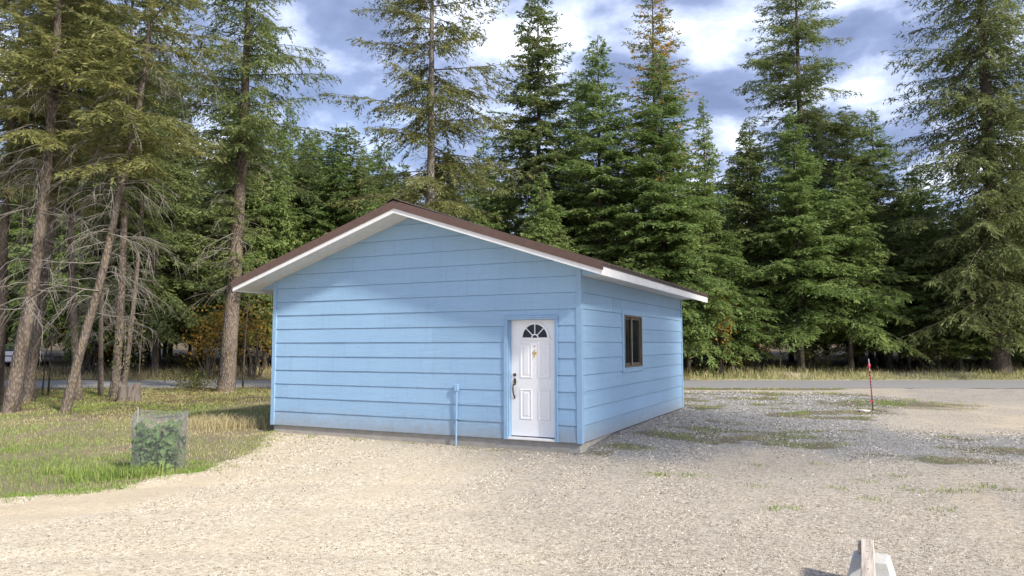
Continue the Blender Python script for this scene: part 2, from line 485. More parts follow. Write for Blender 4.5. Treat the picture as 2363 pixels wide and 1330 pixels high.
# ------------------------------------------------------------------ ground
LAWN = [(-300, -40), (-16, -13), (-7.6, -8.6), (-4.9, -6.5), (-4.35, -5.95), (-4.05, -5.4), (-4.25, -4.75), (-4.05, -4.2), (-4.35, -3.6),
        (-4.8, -2.5), (-5.6, -1.4), (-6.4, -.5), (-6.75, -.1), (-6.75, 7.6), (-6.2, 9.), (-3.2, 16.4), (-2.0, 17.6), (-300, -113)]
GREY = [(-.3, .4), (-.1, -.3), (.9, -.6), (1.65, -.35), (1.97, .6), (2.3, 1.55), (3.3, 1.8), (3.75, .75), (4.85, 1.2), (5.3, .9), (5.8, 1.4), (7.5, 2.6),
        (12, 5), (8, 6), (6.97, 5.4), (5.75, 4.9), (4.6, 5.5), (4.5, 7.9), (4.9, 9.9), (5.4, 15), (3.6, 17.2), (-2.2, 15.6), (-7, 13), (-6.7, 8), (-.3, 7.7)]
MOSS = [(.56, .67, .55, .28), (5.4, 1.55, .8, .35), (6.4, 3.0, .8, .5), (5.3, 12.6, 1.7, 1.9), (3.0, 3.4, .7, .35), (3.7, 2.6, .5, .3), (2.4, 3.1, .35, .2), (5.9, 2.9, .6, .3),
        (1.6, 5.2, .5, .2), (3.2, 7.4, .5, .25), (2.3, 9.5, .7, .25), (4.2, 9.2, .9, .5), (3.9, 11.5, .9, .5), (1.2, 12.6, .8, .25), (.8, 1.9, .4, .25), (4.6, 1.6, .5, .2)]
def road_near(x): return 18.75 + .44*x
def road_far(x): return 25.5 + .44*x
def lawn_sd(x, y):
    return poly_sd(x, y, LAWN)
def moss_f(x, y):
    m = np.zeros_like(x)
    for cx, cy, rx, ry in MOSS:
        m = np.maximum(m, 1 - np.hypot((x-cx)/rx, (y-cy)/ry)*.62 + .5*(vnoise(x*2.0, y*2.0, 14, 3)-.5))
    m = np.maximum(m, .95*sstep(.56, .68, vnoise(x*1.1, y*1.3, 19, 3))*sstep(-.3, .3, poly_sd(x, y, GREY)))
    # grass strip along the road's near edge
    dn = road_near(x) - y
    strip = np.exp(-((dn-1.0)/.75)**2) * sstep(4.6, 2.6, x) * 1.05
    return np.clip(np.maximum(m, strip), 0, 1)
def litter_f(x, y):
    a = sstep(-1.5, 2.0, y - (-.2 + .14*(x+15))) * sstep(-11.0, -12.6, x + .15*y)      # under the trees on the left
    b = sstep(3.0, 5.5, y - road_far(x))
    return np.clip(np.maximum(a*.75, b), 0, 1)
def ground_h(x, y):
    z = GZ + (vnoise(x*.9, y*.9, 3, 3)-.5)*.03 + (vnoise(x*4, y*4, 5, 2)-.5)*.012
    ls = lawn_sd(x, y)
    z = z + np.where(ls > 0, (vnoise(x*.6, y*.6, 9, 3)-.5)*.07 - .03*sstep(0, .5, ls), 0)
    # loose gravel windrow at the lawn's edge
    z = z + .035*np.exp(-((ls+.12)/.16)**2) * (vnoise(x*2, y*2, 12, 2))
    # shallow wheel ruts curving past the building's corner
    rr = np.hypot(x-3.0, y+14.0)
    for r0 in (8.2, 9.9, 6.0, 11.2):
        z = z - .028*np.exp(-((rr-r0)/.16)**2) * sstep(-.3, -1.2, y - .0*x) * (ls < -.2)
    dr = np.minimum(y - road_near(x), road_far(x) - y)
    z = np.where(dr > -.3, np.minimum(z, GZ - .03), z)
    vf = y - road_far(x)
    z = z + .35*sstep(.5, 6, vf) + .8*sstep(8, 60, vf)
    z = z - .05*np.exp(-(np.clip(-y, 0, None)/.45)**2)*(x > -7.1)*(x < .15)*(y < .3)
    z = z + 9*sstep(35, 130, vf)
    # gravel banked up against the side wall
    z = z + .10*np.exp(-(np.clip(x, 0, None)/1.3)**2)*sstep(.3, 2.2, y)*sstep(9.5, 8.0, y)*(x > -.2)
    inside = (x > -6.6) & (x < -.15) & (y > .15) & (y < 7.3)
    z = np.where(inside, GZ-.05, z)
    return z

def axis(a, b, d, ext):
    c = list(np.arange(a, b+1e-6, d)); s = d
    lo = []; p = a
    while p > ext[0]:
        s *= 1.25; p -= s; lo.append(p)
    hi = []; s = d; p = b
    while p < ext[1]:
        s *= 1.25; p += s; hi.append(p)
    return np.array(lo[::-1] + c + hi)
gx = axis(-24, 13, .13, (-420, 420)); gy = axis(-9.5, 22, .13, (-120, 620))
GX, GY = np.meshgrid(gx, gy)
X = GX.ravel(); Y = GY.ravel()
Zg = ground_h(X, Y)
ls = lawn_sd(X, Y)
zone = np.stack([np.clip(.5 + ls*.9, 0, 1), np.clip(np.maximum(.5 + poly_sd(X, Y, GREY)*.45, .47*sstep(9.5, 15, Y)*sstep(4.0, 6.0, X)), 0, 1), moss_f(X, Y)], 1)
trk = vnoise((X+.10*Y+.012*Y*Y)*2.3, Y*.22, 21, 3)
sandf = np.clip(.95*trk + .45*np.exp(-((ls+.5)/.7)**2) + .25*sstep(-1, -5, X-.3*Y) - .22, 0, 1)
pinkf = sstep(-2.5, 2.2, X*.9 + Y*.45 + 1.2 + 2*(vnoise(X*.3, Y*.3, 31, 2)-.5))
tanpatch = np.clip(poly_sd(X, Y, [(4.6, 5.6), (7, 5.5), (14, 7), (14, 19), (5.6, 15.5), (4.9, 9.9)])*.8, 0, 1)
sandf = np.maximum(sandf, tanpatch*.5*vnoise(X*.5, Y*.5, 8, 2)*1.5)
zone2 = np.stack([litter_f(X, Y), sandf, pinkf], 1)
nx, ny = len(gx), len(gy)
ii = np.arange(nx*ny).reshape(ny, nx)
quads = np.stack([ii[:-1, :-1], ii[:-1, 1:], ii[1:, 1:], ii[1:, :-1]], -1).reshape(-1, 4)
g = link('ground', np_mesh('ground', np.stack([X, Y, Zg], 1), quads, MAT['ground'], True, dict(zone=zone, zone2=zone2)))
tag(g, kind='structure')

# road: one gently cambered sheet with ragged edges, straight across behind the building
rs = np.concatenate([np.arange(-300, -40, 4), np.arange(-40, 40, .35), np.arange(40, 300, 4)])
V = []
rngr = np.random.default_rng(4)
for s in rs:
    j0 = (vnoise(np.array([s*1.3]), np.array([0.]), 41, 3)[0]-.5)*.5; j1 = (vnoise(np.array([s*1.3]), np.array([5.]), 42, 3)[0]-.5)*.35
    y0 = road_near(s)+j0; y1 = road_far(s)+j1
    for k in range(7):
        t = k/6; V.append((s, y0+(y1-y0)*t, GZ - .012 + .05*math.sin(math.pi*t)))
V = np.array(V); n = len(rs)
ii = np.arange(n*7).reshape(n, 7)
q = np.stack([ii[:-1, :-1], ii[1:, :-1], ii[1:, 1:], ii[:-1, 1:]], -1).reshape(-1, 4)
tag(link('road', np_mesh('road', V, q, MAT['asphalt'], True)), kind='structure')

# ------------------------------------------------------------------ the blue building
bld = empty('workshop_building', (-3.376, 3.74, GZ))
tag(bld, 'blue lap-sided workshop with brown metal gable roof and white door', 'building')
def B(mb, name, mat, parent=bld, **k):
    """build in world coordinates, then hang under the building (identity parent inverse kept by offset)"""
    o = mb.build(name, mat, None, **k)
    o.parent = parent
    p = parent; off = Vector((0, 0, 0))
    while p is not None: off += p.location; p = p.parent
    o.location = -off
    return o
W0, W1, LEN = -6.753, 0.0, 7.485
XC = (W0+W1)/2
SL = .33
PIT = .279
def zf(x): return 4.03 - SL*abs(x-XC)            # underside of the rake fascia
def soff(x): return zf(x) + .025                  # underside of the sloping soffit
ZS = 2.79                                         # flat eave soffit

B(MB().box((W0+.02, .02, GZ-.35), (W1-.02, LEN-.02, -.006)), 'foundation', MAT['concrete'], bevel=.004)

def clip(poly, a, b, c):
    """keep a*s+b*z<=c"""
    out = []
    for i in range(len(poly)):
        p, q2 = poly[i], poly[(i+1) % len(poly)]
        dp = a*p[0]+b*p[1]-c; dq = a*q2[0]+b*q2[1]-c
        if dp <= 0: out.append(p)
        if dp*dq < 0:
            t = dp/(dp-dq); out.append((p[0]+(q2[0]-p[0])*t, p[1]+(q2[1]-p[1])*t))
    return out
rb = random.Random(5)
def course_wall(wname, P, s0, s1, ztop, openings, joints, gable=None, ncourse=20):
    """P(s,z,d)->world.  Wall sheathing plus one lap board per course and joint"""
    if gable:
        base = [(s0, 0.003), (s1, .003), (s1, gable(s1)-.002), ((s0+s1)/2, gable((s0+s1)/2)-.002), (s0, gable(s0)-.002)]
    else:
        base = [(s0, .003), (s1, .003), (s1, ztop), (s0, ztop)]
    # sheathing, split round the openings into vertical strips so nothing covers them
    mb = MB()
    cuts = sorted([s0, s1] + [o[i] for o in openings for i in (0, 1)] + ([(s0+s1)/2] if gable else []))
    for a, b in zip(cuts[:-1], cuts[1:]):
        if b-a < 1e-4: continue
        op = [o for o in openings if o[0] <= a+1e-6 and o[1] >= b-1e-6]
        zs = [(.003, op[0][2]), (op[0][3], None)] if op else [(.003, None)]
        for z0, z1 in zs:
            if z1 is not None and z1-z0 < .01: continue
            ta = (gable(a)-.002 if gable else ztop) if z1 is None else z1
            tb = (gable(b)-.002 if gable else ztop) if z1 is None else z1
            pl = [(a, z0), (b, z0), (b, tb), (a, ta)]
            mb.prism([P(s, z, -.10) for s, z in pl], [P(s, z, 0) for s, z in pl])
    wall = B(mb, wname, MAT['trim'])
    k = 0
    while k*PIT < ztop - .01 or gable:
        z0 = k*PIT; z1 = z0 + PIT
        if gable and z0 > gable((s0+s1)/2): break
        if k > ncourse: break
        js = sorted([s0] + [j for j in joints.get(k, [])] + [s1])
        for a, b in zip(js[:-1], js[1:]):
            pieces = [(a+.0009, b-.0009, z0, z1)]
            for (oa, ob, oz0, oz1) in openings:
                nxt = []
                for (pa, pb, pz0, pz1) in pieces:
                    if pb <= oa or pa >= ob or pz1 <= oz0 or pz0 >= oz1: nxt.append((pa, pb, pz0, pz1)); continue
                    if pa < oa: nxt.append((pa, oa, pz0, pz1))
                    if pb > ob: nxt.append((ob, pb, pz0, pz1))
                    if pz0 < oz0: nxt.append((max(pa, oa), min(pb, ob), pz0, oz0))
                    if pz1 > oz1: nxt.append((max(pa, oa), min(pb, ob), oz1, pz1))
                pieces = nxt
            for (pa, pb, pz0, pz1) in pieces:
                tp = .007 if abs(pz1-z1) < 1e-6 else .001
                pl = [(pa, pz0), (pb, pz0), (pb, pz1-tp), (pa, pz1-tp)]
                if gable:
                    # below both roof slopes
                    pl = clip(pl, SL, 1, gable(XC)+SL*XC-.003)
                    pl = clip(pl, -SL, 1, gable(XC)-SL*XC-.003)
                else:
                    pl = clip(pl, 0, 1, ztop-.003)
                if len(pl) < 3: continue
                ar = .5*abs(sum(pl[i][0]*pl[(i+1) % len(pl)][1]-pl[(i+1) % len(pl)][0]*pl[i][1] for i in range(len(pl))))
                if ar < .004: continue
                jit = rb.uniform(-.0012, .0012)
                dep = lambda z: .025 + jit - .015*(z-z0)/PIT
                m = MB().prism([P(s, z, .001) for s, z in pl], [P(s, z, dep(z)) for s, z in pl])
                B(m, 'siding_board', MAT['siding'], wall)
        k += 1
    return wall
PF = lambda s, z, d: (s, -d, z)
PR = lambda s, z, d: (d, s, z)
PL = lambda s, z, d: (W0-d, s, z)
PB = lambda s, z, d: (s, LEN+d, z)
DOOR_OP = (-1.399, -.402, -.01, 2.115)
WIN_OP = (2.275, 3.70, 1.075, 2.33)
jf = {0: [-6.40, -2.6], 1: [-1.75], 2: [-6.35, -3.2], 3: [-4.6], 4: [-6.33, -2.5], 5: [-4.9], 6: [-6.31, -2.9], 7: [-4.0], 8: [-1.72], 9: [-4.35], 10: [-2.6], 11: [-4.75], 12: [-2.9]}
jr = {0: [3.6], 1: [5.2], 2: [1.5, 5.1], 3: [3.4], 4: [1.2], 7: [4.9], 8: [1.7], 9: [4.4]}
course_wall('front_wall', PF, W0+.002, W1-.002, 9, [DOOR_OP], jf, gable=soff)
course_wall('side_wall', PR, .002, LEN-.002, ZS, [WIN_OP], jr)
course_wall('side_wall', PL, .002, LEN-.002, ZS, [], jr)
course_wall('rear_wall', PB, W0+.002, W1-.002, 9, [], jf, gable=soff)
# corner boards
CT, CW = .034, .092
for (xa, sx) in ((W1, 1), (W0, -1)):
    for (ya, sy) in ((0, -1), (LEN, 1)):
        zt = soff(xa) - .004
        m = MB()
        # L-shaped section, one piece
        pts = [(xa+sx*CT, ya+sy*CT), (xa-sx*(CW-CT), ya+sy*CT), (xa-sx*(CW-CT), ya+sy*.002), (xa+sx*.002, ya+sy*.002), (xa+sx*.002, ya-sy*(CW-CT)), (xa+sx*CT, ya-sy*(CW-CT))]
        m.prism([(x, y, -.008) for x, y in pts], [(x, y, ZS-.004) for x, y in pts])
        B(m, 'corner_board', MAT['trim'])
        a, b = sorted((xa-sx*(CW-CT), xa+sx*CT)); y0, y1 = sorted((ya+sy*CT, ya+sy*.002))
        B(MB().prism([(a, y0, ZS-.004), (b, y0, ZS-.004), (b, y1, ZS-.004), (a, y1, ZS-.004)],
                     [(a, y0, soff(a)-.004), (b, y0, soff(b)-.004), (b, y1, soff(b)-.004), (a, y1, soff(a)-.004)]), 'corner_board_head', MAT['trim'])
# roof
HW = 3.95                                          # half width to the eave fascia
EL, ER = XC-HW, XC+HW
YF, YB = -.60, LEN+.58
roof = B(MB().xz([(EL+.03, zf(EL)+.13), (XC, zf(XC)+.13), (ER-.03, zf(ER)+.13), (ER-.03, zf(ER)+.19), (XC, zf(XC)+.19), (EL+.03, zf(EL)+.19)], YF+.03, YB-.03), 'roof', MAT['soffit'])
# ribbed metal sheets, one each slope, laid over the deck
for sgn in (-1, 1):
    prof = []                                      # (y, extra height)
    y = YF-.012
    while y < YB+.01:
        prof += [(y, 0), (y+.165, 0), (y+.18, .019), (y+.205, .019), (y+.22, 0)]; y += .2286
    prof = [(min(a, YB+.012), b) for a, b in prof]
    V = []; F = []
    for (hx, th) in ((0.02, .2), (HW+.045, .2)):
        for a, b in prof: V.append((XC+sgn*hx, a, zf(XC+sgn*hx)+th+b+.004))
    np_ = len(prof)
    for (hx, th) in ((0.02, .2), (HW+.045, .2)):
        for a, b in prof: V.append((XC+sgn*hx, a, zf(XC+sgn*hx)+th+b-.006))
    F = [(i, i+1, np_+i+1, np_+i) for i in range(np_-1)] + [(2*np_+i, 3*np_+i, 3*np_+i+1, 2*np_+i+1) for i in range(np_-1)]
    F += [(np_+i, np_+i+1, 3*np_+i+1, 3*np_+i) for i in range(np_-1)]
    B(MB().add(V, F), 'metal_sheet', MAT['roof'], roof)
# ridge cap
cap = []
for t in np.linspace(-1, 1, 9):
    x = XC + t*.15; cap.append((x, zf(XC)+.262 - .33*abs(t)*.15 + .012*(1-abs(t))))
pts = cap + [(x, z-.012) for x, z in cap[::-1]]
B(MB().xz(pts, YF-.03, YB+.03), 'ridge_cap', MAT['cap'], roof)
# rake: white fascia with brown gable trim above, front and back
for yy, sy in ((YF, 1), (YB, -1)):
    for sgn in (-1, 1):
        xe = XC+sgn*HW
        a, b = sorted((yy, yy+sy*.02))
        B(MB().xz([(XC, zf(XC)), (xe, zf(xe)), (xe, zf(xe)+.16), (XC, zf(XC)+.16)], a, b), 'rake_fascia', MAT['white'], roof)
        xt = XC+sgn*(HW+.045)
        a, b = sorted((yy-sy*.012, yy-sy*.002))
        B(MB().xz([(XC, zf(XC)+.085), (xt, zf(xt)+.085), (xt, zf(xt)+.228), (XC, zf(XC)+.228)], a, b), 'gable_trim', MAT['roof'], roof)
        a, b = sorted((yy-sy*.018, yy-sy*.0125))
        B(MB().xz([(XC, zf(XC)+.083), (xt, zf(xt)+.083), (xt, zf(xt)+.097), (XC, zf(XC)+.097)], a, b), 'trim_hem', MAT['roof'], roof)
        # sloping soffit of the gable overhang, in two sheets
        y0, y1 = sorted((yy+sy*.021, 0 if sy > 0 else LEN))
        for u0, u1 in ((0.0, .52), (.523, 1.0)):
            xa, xb = XC+sgn*(HW-.002)*u0, XC+sgn*(HW-.002)*u1
            B(MB().xz([(xa, soff(xa)), (xb, soff(xb)), (xb, soff(xb)+.012), (xa, soff(xa)+.012)], y0, y1), 'soffit_sheet', MAT['soffit'], roof)
for sgn in (-1, 1):
    xe = XC+sgn*HW
    a, b = sorted((xe+sgn*.001, xe+sgn*.022))
    B(MB().box((a, YF, zf(xe)-.005), (b, YB, zf(xe)+.185)), 'eave_fascia', MAT['white'], roof, bevel=.002)
    a, b = sorted((xe+sgn*.024, xe+sgn*.036))
    B(MB().box((a, YF-.01, zf(xe)+.135), (b, YB+.01, zf(xe)+.192)), 'drip_edge', MAT['cap'], roof)
    wx = W1 if sgn > 0 else W0
    a, b = sorted((wx+sgn*.001, xe))
    for y0, y1 in ((.002, 2.44), (2.443, 4.88), (4.883, LEN-.002)):
        B(MB().box((a, y0, ZS), (b, y1, ZS+.012)), 'soffit_sheet', MAT['soffit'], roof)
    # blue returns that close the eave box in line with the gable walls
    for y0, y1 in ((-.012, .001), (LEN-.001, LEN+.012)):
        x0 = wx+sgn*(CT+.001); xm = wx+sgn*.415
        B(MB().xz([(x0, ZS-.002), (xm, ZS-.002), (xm, soff(xm)), (x0, soff(x0)-.002)] if abs(soff(xm)-ZS) > .003 else [(x0, ZS-.002), (xm, ZS-.002), (x0, soff(x0)-.002)], y0, y1), 'eave_return', MAT['trim'])

# door ------------------------------------------------------------
frame = MB()
frame.box((-1.399, -.040, -.005), (-1.344, -.001, 2.058)).box((-.458, -.040, -.005), (-.402, -.001, 2.058)).box((-1.399, -.040, 2.058), (-.402, -.001, 2.115))
dfr = B(frame, 'door_frame', MAT['trim'], bevel=.004)
mb = MB().box((-1.409, -.048, -.005), (-1.385, -.0405, 2.095)).box((-.416, -.048, -.005), (-.392, -.0405, 2.095)).box((-1.409, -.048, 2.0955), (-.392, -.0405, 2.121))
B(mb, 'brick_mould', MAT['trim'], dfr, bevel=.002)
mb = MB().box((-1.3985, -.0005, 0), (-1.330, .14, 2.10)).box((-.4585, -.0005, 0), (-.405, .085, 2.10)).box((-1.3295, -.0005, 2.0585), (-.459, .14, 2.11))
B(mb, 'door_jamb', MAT['trim'], dfr)
DY = .092
door = MB().box((-1.328, DY, .05), (-.407, DY+.044, 2.056))
door = B(door, 'door', MAT['door'], bevel=.002)
B(MB().box((-1.343, -.035, -.002), (-.459, .13, .022)).box((-1.343, -.015, .022), (-.459, .13, .034)), 'threshold', MAT['white'], dfr, bevel=.003)
B(MB().box((-1.327, DY-.004, .036), (-.408, DY+.03, .0495)), 'door_sweep', MAT['black'], door)
def panel(x0, x1, z0, z1):
    mb = MB(); d = DY - .0005
    def ring(o, dep): return [(x0+o, d-dep, z0+o), (x1-o, d-dep, z0+o), (x1-o, d-dep, z1-o), (x0+o, d-dep, z1-o)]
    rings = [ring(0, 0), ring(.010, .011), ring(.022, .011), ring(.034, .001), ring(.052, .001), ring(.075, .009)]
    V = [p for r_ in rings for p in r_]; F = []
    for i in range(len(rings)-1):
        for k in range(4): F.append((i*4+k, i*4+(k+1) % 4, i*4+4+(k+1) % 4, i*4+4+k))
    F.append(tuple(range(len(V)-4, len(V))))
    mb.add(V, F)
    return B(mb, 'panel', MAT['door'], door)
for x0, x1 in ((-1.155, -.925), (-.815, -.585)):
    panel(x0, x1, 1.045, 1.665); panel(x0, x1, .335, .86)
# fanlight
FX, FZ, FR = -.867, 1.745, .235
arc = lambda r, n, a0=0, a1=math.pi: [(FX+r*math.cos(a0+(a1-a0)*i/n), FZ+r*math.sin(a0+(a1-a0)*i/n)) for i in range(n+1)]
mb = MB()
o1, o2 = arc(FR+.038, 24), arc(FR, 24)
for i in range(24):
    mb.xz([o1[i], o1[i+1], o2[i+1], o2[i]], DY-.020, DY-.0005)
mb.box((FX-FR-.055, DY-.020, FZ-.04), (FX+FR+.055, DY-.0005, FZ-.0005))
fan = B(mb, 'fanlight', MAT['door'], door)
for k in range(4):
    a0 = math.pi*k/4+.035; a1 = math.pi*(k+1)/4-.035
    po = arc(FR-.001, 8, a0, a1); pi_ = arc(.068, 4, a0+.06, a1-.06)
    B(MB().xz(po + pi_[::-1], DY-.006, DY-.001), 'pane', MAT['glass'], door)
B(MB().xz(arc(.048, 8), DY-.006, DY-.001), 'pane', MAT['glass'], door)
mb = MB()
for k in (1, 2, 3):
    a = math.pi*k/4; c, s_ = math.cos(a), math.sin(a); w = .008
    mb.xz([(FX+c*.06-s_*w, FZ+s_*.06+c*w), (FX+c*.06+s_*w, FZ+s_*.06-c*w), (FX+c*FR+s_*w, FZ+s_*FR-c*w), (FX+c*FR-s_*w, FZ+s_*FR+c*w)], DY-.016, DY-.0065)
B(mb, 'muntin', MAT['door'], door)
mb = MB(); o1, o2 = arc(.068, 10), arc(.048, 10)
for i in range(10): mb.xz([o1[i], o1[i+1], o2[i+1], o2[i]], DY-.017, DY-.0065)
B(mb, 'muntin', MAT['door'], door)
# hardware
def disc(mb, x, z, r, y0, y1, n=16):
    return mb.xz([(x+r*math.cos(2*math.pi*i/n), z+r*math.sin(2*math.pi*i/n)) for i in range(n)], y0, y1)
m = MB(); disc(m, -1.258, 1.10, .030, DY-.014, DY-.0005); disc(m, -1.258, 1.10, .019, DY-.024, DY-.0145)
B(m, 'deadbolt', MAT['antique'], door)
m = MB()
n = 18
m.xz([(-1.256+.026*math.cos(2*math.pi*i/n), .985+.062*math.sin(2*math.pi*i/n)) for i in range(n)], DY-.012, DY-.0005)
m.tube([(-1.256, DY-.006, .96), (-1.262, DY-.05, .93), (-1.268, DY-.062, .88), (-1.266, DY-.058, .81), (-1.262, DY-.045, .75), (-1.260, DY-.008, .722)], [.011, .013, .014, .015, .013, .010], 8)
m.xz([(-1.262+.015*math.cos(2*math.pi*i/n), .715+.034*math.sin(2*math.pi*i/n)) for i in range(n)], DY-.011, DY-.0005)
m.box((-1.264, DY-.05, .985), (-1.248, DY-.0125, .993))
B(m, 'handle', MAT['antique'], door)
m = MB(); disc(m, -.877, 1.599, .011, DY-.006, DY-.0005, 12)
B(m, 'peephole', MAT['antique'], door)
hp = []
for i in range(24):
    t = 2*math.pi*i/24
    hp.append((-.877 + .0023*16*math.sin(t)**3, 1.472 + .0027*(13*math.cos(t)-5*math.cos(2*t)-2*math.cos(3*t)-math.cos(4*t))))
m = MB().xz(hp, DY-.010, DY-.0005); m.tube([(-.877, DY-.012, 1.535), (-.877, DY-.016, 1.505)], .006, 6); m.tube([(-.877, DY-.012, 1.428), (-.877, DY-.018, 1.400)], [.008, .005], 6)
B(m, 'door_knocker', MAT['brass'], door)

# window ----------------------------------------------------------
wy0, wy1, wz0, wz1 = 2.40, 3.64, 1.172, 2.212
mb = MB()
mb.box((.002, 2.276, wz0-.096), (.036, wy0-.001, 2.329)).box((.002, wy1+.001, wz0-.096), (.036, 3.699, 2.329))
mb.box((.002, wy0-.0005, wz0-.096), (.036, wy1+.0005, wz0-.001)).box((.002, wy0-.0005, wz1+.001), (.036, wy1+.0005, 2.329))
B(mb, 'window_casing', MAT['trim'], bevel=.003)
mb = MB()
fw = .038
mb.box((-.07, wy0, wz0), (.046, wy0+fw, wz1)).box((-.07, wy1-fw, wz0), (.046, wy1, wz1)).box((-.07, wy0+fw+.0005, wz0), (.046, wy1-fw-.0005, wz0+fw)).box((-.07, wy0+fw+.0005, wz1-fw), (.046, wy1-fw-.0005, wz1))
win = B(mb, 'window', MAT['bronze'], bevel=.003)
def sash(y0, y1, xo, nm, mat):
    m = MB(); z0, z1 = wz0+fw+.002, wz1-fw-.002; s = .042
    m.box((xo-.025, y0, z0), (xo, y0+s, z1)).box((xo-.025, y1-s, z0), (xo, y1, z1)).box((xo-.025, y0+s+.0005, z0), (xo, y1-s-.0005, z0+s)).box((xo-.025, y0+s+.0005, z1-s), (xo, y1-s-.0005, z1))
    B(m, nm, mat, win, bevel=.002)
    B(MB().box((xo-.016, y0+s+.001, z0+s+.001), (xo-.010, y1-s-.001, z1-s-.001)), 'pane', MAT['glass'], win)
sash(wy0+fw+.002, 3.03, -.018, 'sash', MAT['bronze'])
sash(2.965, wy1-fw-.002, .012, 'sash', MAT['bronze'])
B(MB().box((.013, 2.972, wz0+fw+.004), (.017, 2.995, wz1-fw-.004)), 'screen_bead', MAT['galv'], win)

# conduit on the front wall
cx, cy = -2.345, -.062
con = empty('electrical_conduit', (cx, cy, GZ))
tag(con, 'blue painted conduit with small capped box on the front wall', 'conduit')
B(MB().tube([(cx-.008, cy, GZ-.05), (cx-.004, cy, .2), (cx, cy, .5), (cx, cy, .80)], .0175, 10), 'pipe', MAT['trim'], con, smooth=False)
B(MB().prism([(cx-.038, cy-.03, .80), (cx+.038, cy-.03, .80), (cx+.038, -.027, .80), (cx-.038, -.027, .80)], [(cx-.038, cy-.022, .915), (cx+.038, cy-.022, .915), (cx+.038, -.027, .925), (cx-.038, -.027, .925)]), 'weather_box', MAT['trim'], con, bevel=.006)
B(MB().box((cx-.024, cy-.021, .297), (cx+.055, -.0265, .314)), 'strap', MAT['trim'], con, bevel=.002)

# ------------------------------------------------------------------ trees
def crv(path, z):
    p = np.array(path, float)
    return np.stack([np.interp(z, p[:, 2], p[:, 0]), np.interp(z, p[:, 2], p[:, 1])], -1)

def trunk_mesh(rng, path, H, r0, mat, flare=.5, n=12, seg=.35, rough=.06, top=.015):
    m = max(8, int(H/seg)); z = np.linspace(-.15, H, m)
    c = crv(path, z)
    if m > 4:                                        # soften the polyline
        for _ in range(4): c[1:-1] = (c[:-2]+2*c[1:-1]+c[2:])/4
    h = np.clip(z/H, 0, 1)
    rad = np.maximum(top, r0*(1-h)**.85) + r0*flare*np.exp(-np.clip(z, 0, None)/.35)*.6
    ang = np.arange(n)*2*np.pi/n
    rr = rad[:, None]*(1 + rough*(rng.random((m, n))-.5)*2 + flare*.25*np.exp(-np.clip(z, 0, None)/.4)[:, None]*np.sin(ang*3+rng.random()*6)[None])
    V = np.stack([c[:, None, 0]+rr*np.cos(ang), c[:, None, 1]+rr*np.sin(ang), np.repeat(z[:, None], n, 1)], -1)
    ii = np.arange(m*n).reshape(m, n)
    a = ii[:-1]; d = ii[1:]
    F = np.stack([a, np.roll(a, -1, 1), np.roll(d, -1, 1), d], -1).reshape(-1, 4)
    return np_mesh('trunk', V.reshape(-1, 3), F, mat, True)

